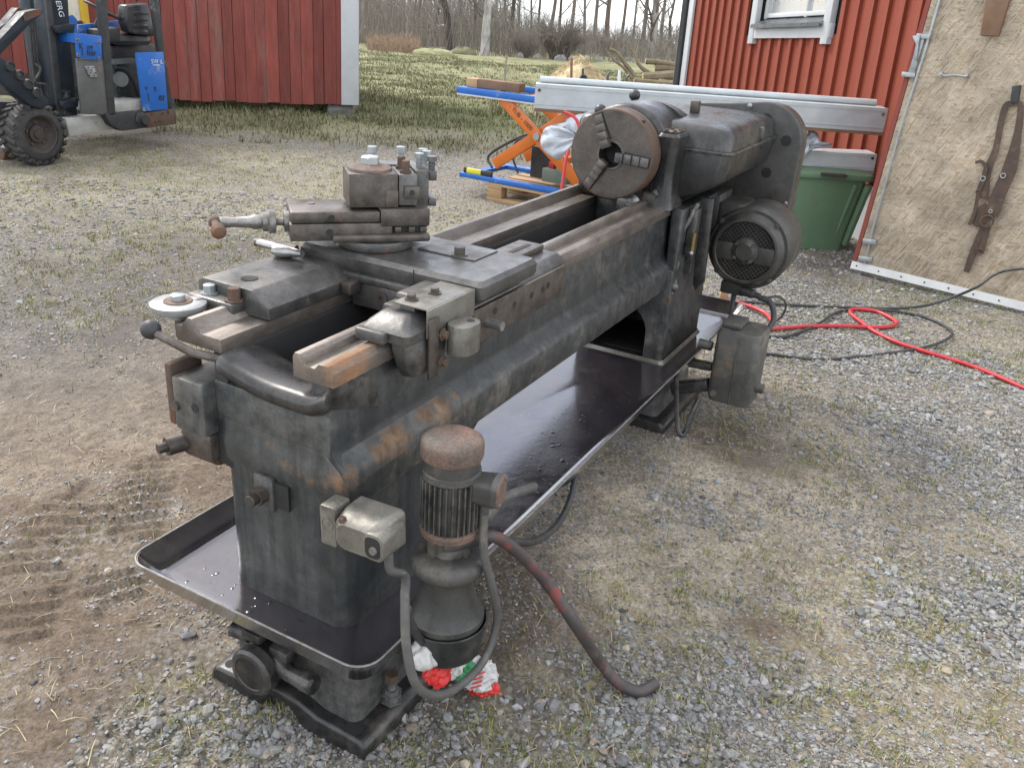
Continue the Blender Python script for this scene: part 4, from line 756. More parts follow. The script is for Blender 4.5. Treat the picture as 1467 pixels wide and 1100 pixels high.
# backrest faces the viewer a little: visible pad and channels
bpad = MB().px(FP, [(181, 8), (213, 5), (221, 40), (222, 53), (186, 48), (180, 30)], .16, .12).build('backrest', M_SEAT, fl, bev=.02, seg=3)
for y in (17, 26, 35, 44): MB().px(FP, [(191, y), (211, y-1), (213, y+5), (192, y+5.5)], .153, .012).build('cushion_roll', M_SEAT, bpad, bev=.008, seg=3)
fpx('seat_base', [(160, 66), (228, 64), (230, 84), (162, 88)], .3, .3, M_BLACK)
# steering wheel
swc = fq(147, 15, .35); swn = nunit(FP.e2*.85+FP.e1*.35-FP.n*.25); swa = nunit(np.cross(swn, FP.n)); swb = np.cross(swn, swa)
sw = MB().tube([swc+(swa*math.cos(t)+swb*math.sin(t))*.165 for t in np.linspace(0, 2*math.pi, 25)], .014, 8, cap=False).build('steering_wheel', M_BLACK, fl)
for t in (0.4, 2.5, 4.6): MB().tube([swc-swn*.02, swc+(swa*math.cos(t)+swb*math.sin(t))*.163], .010, 6).build('spoke', M_BLACK, sw)
MB().tube([swc, swc-swn*.5], .025, 8).build('column', M_BLACK, sw)
# engine bay
eng = fpx('engine_block', [(163, 88), (200, 88), (204, 140), (168, 142)], .3, .35, M_DKFRAME)
MB().cyl(fq(173, 114, .20), fq(173, 114, .34), .07, n=16).build('filter', M_GREYPANEL, eng); MB().tube([fq(166, 96, .22), fq(180, 100, .2), (fq(192, 120, .22)), fq(198, 138, .25)], .018, 8, smooth=4).build('hose', M_RUBBER, eng)
MB().px(FP, [(164, 86), (199, 84), (200, 90), (165, 93)], .16, .1).build('shelf', M_GREYPANEL, eng)
# boom arms at the left
for pts, off, nm in (([(-20, 78), (36, 18), (57, 14), (62, 20), (44, 34), (-20, 100)], .05, 'lift_arm'), ([(-20, 55), (10, 32), (27, 12), (34, 16), (20, 36), (-20, 66)], .55, 'lift_arm')):
    arm_ = fpx(nm, pts, off, .10, M_NAVY); 
    MB().px(FP, [(pts[1][0]-2, pts[1][1]+3), (pts[1][0]+1, pts[1][1]-.5), (pts[2][0], pts[2][1]-1.), (pts[3][0]-2, pts[3][1]+1.), (pts[4][0]-8, pts[4][1]-3)], off-.012, .011).build('worn_cap', M_RUST, arm_)
la_ = fpx('lower_arm', [(-20, 70), (4, 84), (70, 145), (62, 156), (44, 152), (-20, 100)], -.02, .12, M_NAVY)
for x, y in ((14, 95), (28, 108), (40, 121), (52, 133)):
    q = fq(x, y, -.022); MB().rev(q, -FP.n, [(0, .045), (.02, .04), (.022, .03), (.012, .028), (.012, .001)], 16).build('pivot_cap', M_DKFRAME, la_)
for k in range(9):
    x0 = 40+k*4.5; MB().tube([fq(x0, 20+k*3, .5), fq(x0+5, 70, .42), fq(x0+9-k, 110, .4), fq(x0+12+(k % 3)*4, 150, .45)], .012, 6, smooth=4).build('hydraulic_hose', M_RUBBER, fl)
MB().tube([fq(50, 92, .1), fq(58, 100, .06), fq(50, 118, .05), fq(66, 122, .05), fq(70, 138, .1)], .009, 6, smooth=5).build('hydraulic_hose', M_RUBBER, fl); fpx('axle_housing', [(-20, 145), (82, 150), (92, 182), (50, 205), (-20, 170)], .25, .4, M_BLACK)
fpx('support_leg', [(13, 160), (26, 160), (22, 224), (12, 224)], .5, .10, M_WHITE); fpx('support_foot', [(8, 214), (24, 214), (24, 232), (4, 232)], .46, .18, M_RUST)
MB().rev(FP.pt(-30, 160, 1.15), FP.n, [(0, .16), (0, .2), (.02, .24), (.2, .24), (.22, .2), (.22, .16)], 24).build('wheel', M_RUBBER, fl)
# ---- yellow machine behind
YP = Plane(W0+FP.n*2.2+FP.e1*.2, FP.e1); yb = YP.at(0, 0, .3)
ym = thing('yellow_machine', 'yellow framed machine with a windowed cab standing between forklift and barn', 'machine', (yb[0], yb[1], 0))
for pts in ([(48, -40), (60, -40), (72, 40), (86, 120), (74, 120), (60, 40)], [(108, -40), (120, -40), (130, 40), (140, 120), (128, 120), (119, 40)]): MB().px(YP, pts, 0, .1).build('post', M_YELLOW, ym, bev=.006)
MB().px(YP, [(70, -40), (110, -40), (122, 30), (80, 32)], .02, .02).build('cab_window', M_GLASS, ym); MB().px(YP, [(78, 32), (122, 30), (134, 128), (84, 130)], .0, .5).build('hood', M_DKFRAME, ym, bev=.01)
MB().px(YP, [(60, 118), (190, 110), (192, 140), (64, 146)], .05, .8).build('chassis', M_BLACK, ym, bev=.01)
for x in (90, 170):
    q = YP.pt(x, 140, .1); q[2] = .22; MB().rev(q, YP.n, [(0, .12), (0, .2), (.03, .22), (.15, .22), (.18, .2), (.18, .12)], 24).build('wheel', M_RUBBER, ym)
MB().px(YP, [(96, 26), (104, 22), (110, 28), (116, 60), (108, 62)], -.04, .03).build('cylinder', M_BLUE, ym)
# ================================================================ WOODS AND MEADOW THINGS
M_BARK = mat('grey_bark', (.22, .195, .17), (.11, .095, .085), scale=9, rough=.95, bump=1., bscale=25, stretch=(1, 1, .25)); M_BARKP = mat('pale_bark', (.46, .44, .41), (.22, .20, .18), scale=7, rough=.95, bump=1., bscale=25, stretch=(1, 1, .3)); M_BARKD = mat('dark_bark', (.075, .062, .052), (.04, .034, .03), scale=9, rough=.95, bump=1., bscale=25, stretch=(1, 1, .25))
M_PINE = mat('pine_bark', (.21, .155, .12), (.11, .085, .07), scale=8, rough=.95, bump=1., bscale=22, stretch=(1, 1, .25)); M_TWIG = mat('twigs', (.26, .225, .195), (.17, .145, .125), scale=3, rough=.95, bump=0)
def limb(mb, rnd, p, d, ln, r, lev, fine):
    P = [np.array(p)]; n = 4 if lev < 2 else 3; dd = np.array(d); R_ = [r]
    for i in range(n):
        dd = nunit(dd+rnd.normal(size=3)*(.18 if lev < 2 else .25)+np.array([0, 0, .06])); P.append(P[-1]+dd*ln/n); R_.append(r*(1-.75*(i+1)/n))
    mb.tube(P, R_, 5 if lev == 0 else 3, cap=False)
    if lev >= fine: return
    for k in range([6, 6, 5][lev]):
        t = rnd.uniform(.25, 1); i = min(int(t*n), n-1); q = P[i]+(P[i+1]-P[i])*(t*n-i); ax_ = nunit(P[i+1]-P[i]); s = nunit(np.cross(ax_, rnd.normal(size=3))); limb(mb, rnd, q, nunit(ax_*.55+s*.85), ln*rnd.uniform(.4, .65), max(r*.45*(1-t*.4), .006), lev+1, fine)
def tree(name, label, base, r, h, bark, seed, lean=(0, 0), crook=.04, lowest=.35, nl=9, fine=2, group='bare trees along the edge of the wood'):
    rnd = np.random.default_rng(seed); t = thing(name, label, 'tree', base, group); P = [np.array(base)-np.array([0, 0, .15])]; R_ = [r*1.5]; d = nunit(GRAV+np.array([lean[0], lean[1], 0])); n = 12; P.append(P[0]+d*.35); R_.append(r*1.05)
    for i in range(n): d = nunit(d+rnd.normal(size=3)*crook+GRAV*.03); P.append(P[-1]+d*h/n); R_.append(r*(1-.8*(i+1)/n))
    MB().tube(P, R_, 10).build('trunk', bark, t)
    mb = MB()
    for k in range(nl):
        u_ = lowest+(1-lowest)*(k+.5)/nl; i = min(int(u_*n)+1, n); q = P[i]; s = rnd.normal(size=3); s[2] = abs(s[2])*.5; limb(mb, rnd, q, nunit(nunit(s)+GRAV*.4), h*rnd.uniform(.2, .36), R_[i]*.5, 0, fine)
    mb.build('crown', M_TWIG if bark is not M_BARKP else M_BARK, t, ang=180); return t
specs = [(524, 62, 8, M_BARK, 0), (620, 69, 5, M_BARKD, 1), (644, 76, 11, M_BARKD, 2), (676, 73, 5, M_BARKD, 3), (694, 80, 13, M_BARKP, 4), (722, 70, 5, M_BARK, 5), (742, 72, 4, M_BARK, 6), (784, 74, 6, M_PINE, 7), (812, 80, 6, M_PINE, 8), (836, 81, 5, M_BARK, 9), (887, 82, 5, M_PINE, 10), (931, 86, 13, M_BARKP, 11), (905, 82, 4, M_BARK, 12), (958, 84, 5, M_BARKD, 13), (560, 64, 4, M_BARK, 14), (590, 66, 4, M_BARK, 15), (660, 70, 4, M_BARK, 16), (606, 66, 4, M_BARK, 17)]
LB_ = {1: 'thin dark crooked tree growing behind the dead grass mound', 3: 'thin dark crooked tree between the dark thick trunk and the stout pale tree', 13: 'thin dark crooked tree behind the log pile near the downpipe', 0: 'grey straight trunk just past the barn corner', 2: 'dark thick trunk between the meadow and the thicket beside the mossy stone', 4: 'stout pale barked tree with low crooked branches above mossy stone', 7: 'slim bare pine trunk rising above the round bush', 8: 'leaning slender pine trunk beside the straw heap', 11: 'stout pale barked tree behind the log pile', 10: 'thin pine trunk behind the white handle and hooks'}
for (x, y, wpx, bk_, i) in specs:
    P = ong(x, y); D = (P-CAM) @ FW; r = wpx/2/F_PX*D; i_l = LB_.get(i)
    tree('bare_tree' if bk_ is not M_PINE else 'pine_tree', i_l or 'slender bare tree standing among the thicket at the wood edge', P, r, (9 if bk_ is not M_PINE else 12), bk_, 100+i, lean=((.10, -.03) if i == 8 else (random.uniform(-.03, .03), random.uniform(-.03, .03))), crook=(.10 if bk_ is M_BARKD else .035), lowest=(.62 if bk_ is M_PINE else (.10 if i in (4, 2, 1, 11, 3) else .16)), nl=(12 if i in (4, 2, 11, 1) else 9), fine=2)
# slim stems deeper in the wood
far = [(540, 58), (575, 56), (632, 60), (655, 58), (708, 60), (731, 60), (760, 60), (800, 64), (850, 66), (868, 66), (920, 70), (945, 70), (514, 54), (600, 58), (685, 62), (770, 62)]
for i, (x, y) in enumerate(far):
    D = random.uniform(52, 75); P = atd(x, y, D); tree('bare_tree', 'thin grey stem farther back in the wood', P, random.uniform(.09, .16), 12, random.choice([M_BARK, M_BARKD, M_PINE]), 300+i, nl=6, lowest=.12, fine=1, crook=.03, group='thin stems deep in the wood')
def nunit_rows(v): return v/np.linalg.norm(v, axis=1)[:, None]
def twigmass(name, label, n, pxr, yr, Dr, hmax, cols, cat, wid=.016, kind='stuff', seed=1):
    rnd = np.random.default_rng(seed); x = rnd.uniform(*pxr, n); D = rnd.uniform(*Dr, n); P0 = np.zeros((n, 3))
    for i in range(n):
        P0[i] = CAM+ray(x[i], 60)*D[i]; aa = (P0[i]-CAM) @ HF; P0[i, 2] = float(terr(aa, 0))-.05
    h = hmax(x)*(.35+.65*rnd.random(n)); yaw = rnd.random(n)*6.28; ln = rnd.random(n)*.45; d = np.stack([np.cos(yaw)*np.sin(ln), np.sin(yaw)*np.sin(ln), np.cos(ln)], 1)
    V = []; s = np.stack([HR]*n)*wid*.5*(.6+.8*rnd.random((n, 1)))
    m1 = P0+d*h[:, None]*.5+rnd.normal(size=(n, 3))*.06*h[:, None]; tp = P0+d*h[:, None]+rnd.normal(size=(n, 3))*.12*h[:, None]
    V = np.stack([P0-s, P0+s, m1+s*.7, m1-s*.7, tp], 1); o5 = np.arange(n)*5
    T = np.concatenate([np.stack([o5, o5+1, o5+2], 1), np.stack([o5, o5+2, o5+3], 1), np.stack([o5+3, o5+2, o5+4], 1)]); V = V.reshape(-1, 3); C_ = np.repeat(bcol(n, *cols), 5, 0)
    # side twigs
    k = rnd.integers(0, n, n*3); t = rnd.random((len(k), 1)); b0 = m1[k]*(1-t)+tp[k]*t; tl = h[k]*.3*(rnd.random(len(k))+.3); dd = nunit_rows(d[k]*.7+rnd.normal(size=(len(k), 3))*.6); e = b0+dd*tl[:, None]; sw_ = s[k]*.55
    o3 = len(V)+np.arange(len(k))*3; V = np.concatenate([V, np.stack([b0-sw_, b0+sw_, e], 1).reshape(-1, 3)]); T = np.concatenate([T, np.stack([o3, o3+1, o3+2], 1)]); C_ = np.concatenate([C_, np.repeat(bcol(len(k), *cols), 3, 0)])
    me = npmesh(name, V, T, 3); setcol(me, 'col', C_); me.materials.append(mat('blade', (.3, .3, .1), attr='col')); o = bpy.data.objects.new(name, me); sc.collection.objects.link(o); return tag(o, label, cat, kind=kind)
hm = lambda x: np.interp(x, [480, 560, 700, 750, 790, 850, 900, 1000], [3.6, 3.4, 2.9, 1.9, 1.3, 1.4, 1.6, 1.9])
twigmass('thicket', 'grey brown leafless thicket along the edge of the wood', 5200, (470, 1010), 60, (40, 62), hm, ((.40, .36, .31), (.27, .235, .20)), 'thicket', .022)
twigmass('far_wood', 'hazy leafless wood beyond the thicket', 4200, (440, 1040), 55, (62, 85), lambda x: np.interp(x, [480, 700, 760, 800, 850, 1000], [6.5, 5.5, 3.2, 2.2, 2.4, 3.4]), ((.42, .385, .355), (.30, .27, .245)), 'wood', .045, seed=2)
twigmass('reed_grass', 'rusty pale reeds at the wood edge past the barn', 1800, (528, 600), 60, (36, 40), lambda x: x*0+.75, ((.55, .40, .29), (.42, .30, .21)), 'reeds', .018, seed=3)
# round bush
def bush(label, x, y, wpx, hpx, n, seed, cols=M_TWIG):
    P = ong(x, y); D = (P-CAM) @ FW; w = wpx/F_PX*D; h = hpx/F_PX*D; rnd = np.random.default_rng(seed); t = thing('bush', label, 'bush', P, None); mb = MB()
    for i in range(n):
        yaw = rnd.random()*6.28; el = rnd.uniform(.1, .75); q = P+np.array([math.cos(yaw), math.sin(yaw), 0])*w*.12*rnd.random(); d = np.array([math.cos(yaw)*math.sin(el), math.sin(yaw)*math.sin(el), math.cos(el)]); ln = h*rnd.uniform(.6, 1.05)
        p1 = q+d*ln*.5; p2 = q+d*ln+np.array([math.cos(yaw), math.sin(yaw), 0])*w*.08+rnd.normal(size=3)*.05; mb.tube([q-np.array([0, 0, .05]), p1, p2], [.016, .011, .004], 3, cap=False)
        for k in range(6):
            tt = rnd.uniform(.35, 1); b0 = q+(p2-q)*tt; dd = nunit(d*.8+rnd.normal(size=3)*.5); mb.tube([b0, b0+dd*ln*.3], [.008, .004], 3, cap=False)
    mb.build('branches', cols, t, ang=180)
bush('big rounded leafless bush in front of the wood', 800, 86, 105, 58, 230, 11); bush('smaller leafless bush beside the big rounded bush', 752, 84, 50, 40, 100, 12)
bush('leafless bush behind the straw heap', 868, 86, 50, 38, 90, 13)
def rock(name, label, cat, x, y, wpx, hpx, m, seed, dep=.7, amp=.18, group=None, up=0):
    P = ong(x, y); D = (P-CAM) @ FW; w = wpx/F_PX*D/2; h = hpx/F_PX*D; mb = MB(); vs = []; fs = []; nn = 16; rr = 7; rnd = np.random.default_rng(seed); ph = rnd.random(6)*6
    for j in range(rr+1):
        e = j/rr*math.pi/2
        for i in range(nn):
            t = 2*math.pi*i/nn; k = 1+amp*math.sin(2*t+ph[0])*math.cos(e)+amp*.6*math.sin(5*t+ph[1]+j)+rnd.normal()*amp*.25; vs.append(P+HR*w*math.cos(t)*math.cos(e)*k+HF*w*dep*math.sin(t)*math.cos(e)*k+np.array([0, 0, h*math.sin(e)*k-.08*(j == 0)]))
    for j in range(rr):
        for i in range(nn): q = (i+1) % nn; fs.append((j*nn+i, j*nn+q, (j+1)*nn+q, (j+1)*nn+i))
    fs.append(tuple(range(rr*nn, rr*nn+nn))); o = mb.add(vs, fs).build(name, m, None, ang=60); return tag(o, label, cat, group)
M_MOSS = mat('mossy_stone', (.11, .115, .035), (.17, .16, .12), scale=6, rough=.95, bump=.9, bscale=15); M_HAY = mat('straw_heap', (.60, .49, .29), (.42, .33, .19), scale=14, rough=.95, bump=1., bscale=40, stretch=(1, 1, .3)); M_DRY = mat('dry_grass', (.30, .29, .16), (.17, .18, .08), scale=5, rough=.95, bump=1., bscale=20)
rock('mossy_stone', 'moss covered boulder under the pale barked tree', 'boulder', 663, 80, 36, 11, M_MOSS, 1); rock('grass_mound', 'low mound of dead grass in front of dark trunk', 'mound', 622, 80, 56, 9, M_DRY, 2, amp=.16)
for i, (x, y, w_) in enumerate(((803, 88, 16), (820, 89, 14), (838, 91, 12), (858, 91, 14), (882, 92, 14), (900, 92, 14), (540, 66, 10), (745, 84, 12), (770, 86, 10))): rock('boundary_stone', 'grey field stone lying along the edge of the wood', 'stone', x, y, w_, 8, M_STONE, 20+i, group='boundary stones')
hay = None
HB = ong(827, 117); hk_ = ((HB-CAM) @ FW)/F_PX; hw_, hh_ = 44*hk_, 35*hk_; hay = thing('straw_heap', 'conical heap of yellow straw in the meadow', 'straw heap', HB); rnd = np.random.default_rng(9); vs = []; fs = []
for j in range(10):
    for i in range(28):
        t = 2*math.pi*i/28; k = (1-j/9)**.85*(1+.07*math.sin(3*t+1)+.05*rnd.normal()); vs.append(HB+HR*hw_*math.cos(t)*k+HF*hw_*math.sin(t)*k+np.array([0, 0, hh_*(j/9)**1.05*(1+.04*rnd.normal())-.06*(j == 0)]))
for j in range(9):
    for i in range(28): q = (i+1) % 28; fs.append((j*28+i, j*28+q, (j+1)*28+q, (j+1)*28+i))
MB().add(vs, fs).build('heap', M_HAY, hay, ang=180)
n = 2600; j = rnd.random(n); t = rnd.random(n)*6.28; k = (1-j)**.85; P0 = HB+np.outer(hw_*np.cos(t)*k, HR)+np.outer(hw_*np.sin(t)*k, HF)+np.outer(hh_*j, (0, 0, 1)); dn = nunit_rows(np.outer(np.cos(t), HR)*.8+np.outer(np.sin(t), HF)*.8-np.outer(np.ones(n), (0, 0, .8))+rnd.normal(size=(n, 3))*.5); s_ = np.cross(dn, np.outer(np.cos(t), HR)+np.outer(np.sin(t), HF)+np.array([0, 0, .5])); s_ = nunit_rows(s_)*.008
V = np.stack([P0-s_, P0+s_, P0+dn*.16+np.outer(np.cos(t), HR)*.03], 1).reshape(-1, 3)-HB; me = npmesh('stalks', V, np.arange(n*3).reshape(-1, 3), 3); setcol(me, 'col', np.repeat(bcol(n, (.80, .66, .40), (.55, .43, .25)), 3, 0)); me.materials.append(mat('blade', (.3, .3, .1), attr='col')); o = bpy.data.objects.new('stalks', me); sc.collection.objects.link(o); o.parent = hay; o['kind'] = 'stuff'
P = ong(723, 117); t = thing('fence_post', 'thin grey wooden fence post standing alone in the meadow', 'post', P); MB().tube([P-np.array([0, 0, .1]), P+GRAV*.35, P+GRAV*.62+HR*.02], [.028, .026, .02], 8).build('stake', M_GREYWOOD, t); MB().tube([P+GRAV*.55-HR*.03, P+GRAV*.55+HR*.04], .008, 6).build('insulator', M_BLACK, t)
P = ong(826, 124); t = thing('rusty_implement', 'rusty farm implement with upright post in front of straw heap', 'implement', P); k_ = ((P-CAM) @ FW)/F_PX
Q = lambda x, y, o=0: atd(x, y, ((P-CAM) @ FW)+o)
MB().tube([Q(818, 124), Q(819, 84)], .035, 8).build('post', M_BROWNWOOD, t); MB().bar(Q(806, 117), Q(842, 119), .3, .09).build('frame', M_RUST, t, bev=.01); MB().cyl(Q(836, 113), Q(836, 113)+HF*.2, .09, n=16).build('drum', M_DKFRAME, t); MB().cyl(Q(835, 112, .1), Q(835, 99, .1), .03, n=10).build('pipe', M_DKFRAME, t); MB().bar(Q(806, 124), Q(842, 126), .3, .05).build('skid', M_RUST, t)
P = ong(886, 128); t = thing('hooked_implement', 'rusty tine bar with two black hooks and a white handle', 'implement', P); Q = lambda x, y, o=0: atd(x, y, ((P-CAM) @ FW)+o)
MB().bar(Q(866, 118), Q(904, 121), .08, .05).build('bar', M_RUST, t, bev=.006); MB().bar(Q(870, 119), Q(870, 129), .06, .06).build('foot', M_RUST, t); MB().bar(Q(902, 121), Q(902, 131), .06, .06).build('foot', M_RUST, t)
MB().tube([Q(870, 117), Q(871, 108), Q(875, 102)], [.035, .03, .015], 8, smooth=4).build('hook', M_BLACK, t); MB().tube([Q(896, 120), Q(898, 112), Q(902, 106)], [.035, .03, .015], 8, smooth=4).build('hook', M_BLACK, t); MB().tube([Q(887, 120), Q(887, 112), Q(887.5, 101)], [.05, .045, .03], 10, smooth=3).build('handle', M_WHITE, t); MB().cyl(Q(886.5, 122), Q(886.7, 119.5), .052, n=12).build('collar', M_BLACK, t)
# logs
M_LOG = mat('mossy_log', (.20, .155, .10), (.12, .10, .055), scale=6, rough=.95, bump=1., bscale=18, stretch=(1, 1, 1)); M_CUT = mat('cut_wood', (.50, .38, .22), (.4, .3, .17), rough=.85)
LD = ((ong(940, 126)-CAM) @ FW)
logs = [(((925, 88), (945, 90), (985, 97)), (4.2, 4.2, 4), 'slim mossy log on top of the log pile', 0), (((938, 99), (960, 99), (990, 102)), (6, 6, 6), 'pale short log second from the top of the pile', .05), (((921, 112), (945, 111), (990, 107)), (8, 8.5, 8), 'thick crooked log in the middle of the pile', -.1), (((908, 117), (930, 119), (985, 124)), (5.5, 5, 5), 'grey log at the foot of the pile', -.35), (((874, 71), (884, 76), (893, 88), (905, 104), (915, 118)), (2.2, 2.4, 3, 3.6, 4), 'long mossy branch arching up out of the log pile', -.2), (((872, 76), (880, 87), (893, 97), (906, 113)), (1.2, 1.6, 2, 2.4), 'thin dark branch beside the arching mossy branch', -.25), (((913, 90), (921, 99), (932, 106), (950, 110)), (2.4, 3, 3.4, 3.4), 'bent mossy branch leaning into the log pile', .1), (((904, 71), (909, 78), (914, 90), (918, 96)), (1.4, 1.6, 2, 2), 'short forked twig sticking up from the pile', .12), (((944, 119), (965, 122), (992, 122)), (6, 6, 6), 'round grey log beside the downpipe', -.3), (((948, 127), (970, 130), (992, 131)), (7, 7, 7), 'lowest log of the pile beside the house', -.5), (((915, 126), (935, 128), (950, 130)), (7, 7, 7), 'short stump end at the base of the pile', -.4)]
for pts, rr, lab, o in logs:
    P3 = [atd(x, y, LD+o+.35) for x, y in pts]; b_ = thing('log', lab, 'log', P3[0], 'logs and branches in the pile'); k_ = LD/F_PX; MB().tube(P3, [q*k_ for q in rr], 10, smooth=4).build('bark', M_LOG, b_)
    d = nunit(P3[0]-P3[1]); MB().cyl(P3[0], P3[0]+d*.006, rr[0]*k_*.9, n=10).build('cut_end', M_CUT, b_)
# ================================================================ LATHE
M_CAST = mat('grimy_cast_iron', c1=(0.03, 0.033, 0.034), c2=(0.014, 0.0165, 0.018), edge=.22, speck=.14, streak=.30, scale=7, rough=.42, metal=.15, bump=.3, bscale=70, rust=.10, rscale=6, dirt=.18, dirtc=(.095, .088, .078), rustc=((.20, .10, .045), (.10, .055, .03)), band=[('Z', .695, .05), ('X', .15, .75)], mott=.35, mscale=26)
M_CASTN = mat('grimy_column_paint', c1=(0.064, 0.065, 0.061), c2=(0.028, 0.033, 0.036), edge=.22, speck=.14, streak=.30, scale=6, rough=.45, metal=.1, bump=.3, bscale=60, rust=.12, rscale=7, dirt=.25, dirtc=(.088, .080, .068), rustc=((.27, .155, .07), (.14, .075, .038)), band=[('Z', .70, .07), ('Y', .04, .17)], mott=.38, mscale=18)
M_HEAD = mat('oily_headstock_paint', c1=(0.03, 0.029, 0.028), c2=(0.0135, 0.014, 0.0145), edge=.22, speck=.14, streak=.30, scale=6, rough=.33, metal=.15, bump=.15, bscale=60, rust=.05, rscale=8, dirt=.2, dirtc=(.085, .070, .057), mott=.3, mscale=24)
M_WAY = mat('machined_way', c1=(0.215, 0.185, 0.16), c2=(0.11, 0.093, 0.08), speck=.14, scale=9, rough=.42, metal=.55, bump=.12, bscale=90, rust=.22, rscale=11, rustc=((.30, .15, .065), (.17, .09, .05)), stretch=(.4, 1, 1), band=[('X', .05, .17), ('Y', .0, .06)], bstr=.155, mott=.3, mscale=30)
M_STEELB = mat('brown_steel', c1=(0.088, 0.07, 0.058), c2=(0.045, 0.038, 0.033), edge=.22, speck=.14, streak=0., scale=12, rough=.42, metal=.5, bump=.15, bscale=100, rust=.17, rscale=14, mott=.25, mscale=40)
M_STEELG = mat('grey_steel', c1=(0.115, 0.11, 0.105), c2=(0.052, 0.051, 0.05), edge=.22, speck=.14, streak=0., scale=10, rough=.40, metal=.5, bump=.15, bscale=90, rust=.12, rscale=12, dirt=.14, mott=.28, mscale=35)
M_CHUCK = mat('chuck_steel', c1=(0.115, 0.1, 0.088), c2=(0.065, 0.057, 0.052), edge=.22, speck=.14, streak=0., scale=8, rough=.42, metal=.55, bump=.12, bscale=60, rust=.19, rscale=9, mott=.3, mscale=30)
M_CHUCKR = mat('rusty_chuck_rim', (.105, .062, .042), (.072, .052, .042), scale=10, rough=.6, metal=.35, bump=.25, rust=.33, rscale=9)
M_BRIGHT = mat('bright_steel', (.36, .36, .35), (.24, .24, .235), scale=20, rough=.33, metal=.75, bump=.1, rust=.06)
M_TRAY = mat('wet_tray_paint', (.022, .020, .025), (.036, .030, .032), scale=5, rough=.16, rvar=.09, metal=.1, bump=.12, bscale=40, dirt=.18, dirtc=(.060, .054, .048), spec=1., rust=.04, coat=1., mott=.35, mscale=14)
M_RIM = mat('worn_glinting_tray_edge', (.26, .25, .235), (.13, .125, .115), scale=30, rough=.4, metal=.5, bump=.1, dirt=.2, dirtc=(.12, .1, .09))  # pale lip line: wear plus a reflected glint put into the colour
M_ALUO = mat('oily_aluminium', c1=(0.21, 0.2, 0.17), c2=(0.12, 0.113, 0.098), speck=.14, scale=14, rough=.42, metal=.45, bump=.2, dirt=.2, dirtc=(.09, .082, .07))
M_PUMPP = mat('pump_paint', c1=(0.058, 0.056, 0.05), c2=(0.028, 0.028, 0.027), edge=.22, speck=.14, streak=0., scale=10, rough=.5, metal=.15, bump=.3, rust=.12, rscale=12, dirt=.22, dirtc=(.12, .105, .085), mott=.4, mscale=40)
M_RUSTCAP = mat('rusty_cap', (.145, .085, .060), (.072, .060, .050), scale=14, rough=.7, bump=.35, mott=.35, mscale=40, speck=.3, rust=.27, rscale=12, rustc=((.30, .125, .065), (.19, .10, .07)))
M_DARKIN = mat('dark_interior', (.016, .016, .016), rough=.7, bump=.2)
M_BOXG = mat('grimy_box', c1=(0.06, 0.058, 0.05), c2=(0.034, 0.034, 0.031), edge=.22, speck=.14, streak=0., scale=9, rough=.5, bump=.3, rust=.16, rscale=10, dirt=.2, dirtc=(.13, .10, .07))
lt_ = thing('metal_lathe', 'large dark grimy metal lathe with chuck, motor and oily chip tray in the yard', 'lathe', (1.2, .15, 0))
def P_(mb, name, m, bev=0., par=None, **k): return mb.build(name, m, par or lt_, bev=bev, **k)
# --- feet under the tray
def foot(x0, x1, near):
    fl_ = MB(); yc = .13; y0, y1 = -.105, .385
    poly = [(y0, -.012), (.10, -.012), (.105, .02), (.125, .042), (.155, .048), (.185, .042), (.205, .02), (.21, -.012), (y1, -.012), (y1, .035), (y1-.02, .052), (.27, .056), (.215, .075), (.155, .085), (.095, .075), (.04, .056), (y0+.02, .052), (y0, .035)]
    fl_.prism(poly, (x0, 0, 0), (0, 1, 0), (0, 0, 1), (x1-x0, 0, 0)); f = P_(fl_, 'foot', M_HEAD, .012, seg=3)
    b = MB(); b.loft([(x0+.035, x1-.03, y0+.05, y1-.05, .03, .03), (x0+.04, x1-.035, y0+.06, y1-.06, .30, .03)]); P_(b, 'foot_wall', M_CASTN, 0, f)
    for yy in (y0+.045, y1-.045):
        P_(MB().cyl((x0+.03, yy, .045), (x0+.03, yy, .0535), .016, n=14), 'bolt_hole', M_DARKIN, 0, f)
    return f
f1 = foot(-.045, .47, True); f2 = foot(1.96, 2.46, False)
jb = MB(); jb.cyl((.10, -.075, .04), (.10, -.075, .135), .010, n=10); jb.bolt((.10, -.075, .056), (0, 0, 1), .018, .016); jb.bolt((.10, -.075, .078), (0, 0, 1), .018, .014); jb = P_(jb, 'jacking_bolt', M_BRIGHT, 0, f1); P_(MB().cyl((.10, -.075, .115), (.10, -.075, .138), .017, n=6), 'head', M_RUST, 0, jb)
# round oil pump on the near foot
op = MB(); c = np.array([-.012, .195, .15]); op.rev(c, (-1, 0, 0), [(0, .05), (.045, .052), (.05, .062), (.075, .062), (.082, .056), (.083, .045), (.08, .043)], 24); op = P_(op, 'oil_pump', M_DARKIN if 0 else M_HEAD, .0)
P_(MB().tube([c+np.array([-.03, -.04, .02]), c+np.array([-.04, -.09, .015]), c+np.array([-.045, -.155, .02])], [.022, .02, .022], 12), 'outlet_pipe', M_HEAD, 0, op); P_(MB().rev(c+np.array([-.044, -.135, .02]), (-.02, -1, .05), [(0, .024), (.03, .024), (.035, .018)], 14), 'pipe_nut', M_HEAD, 0, op)
P_(MB().box(c+np.array([-.02, .03, .068]), (.05, .06, .03)), 'housing', M_HEAD, .008, op); P_(MB().cyl(c+np.array([-.02, .05, .05]), c+np.array([-.03, .10, .055]), .02, n=12), 'plug', M_HEAD, 0, op); P_(MB().box(c+np.array([-.02, -.05, .045]), (.04, .06, .04)), 'housing', M_HEAD, .01, op)
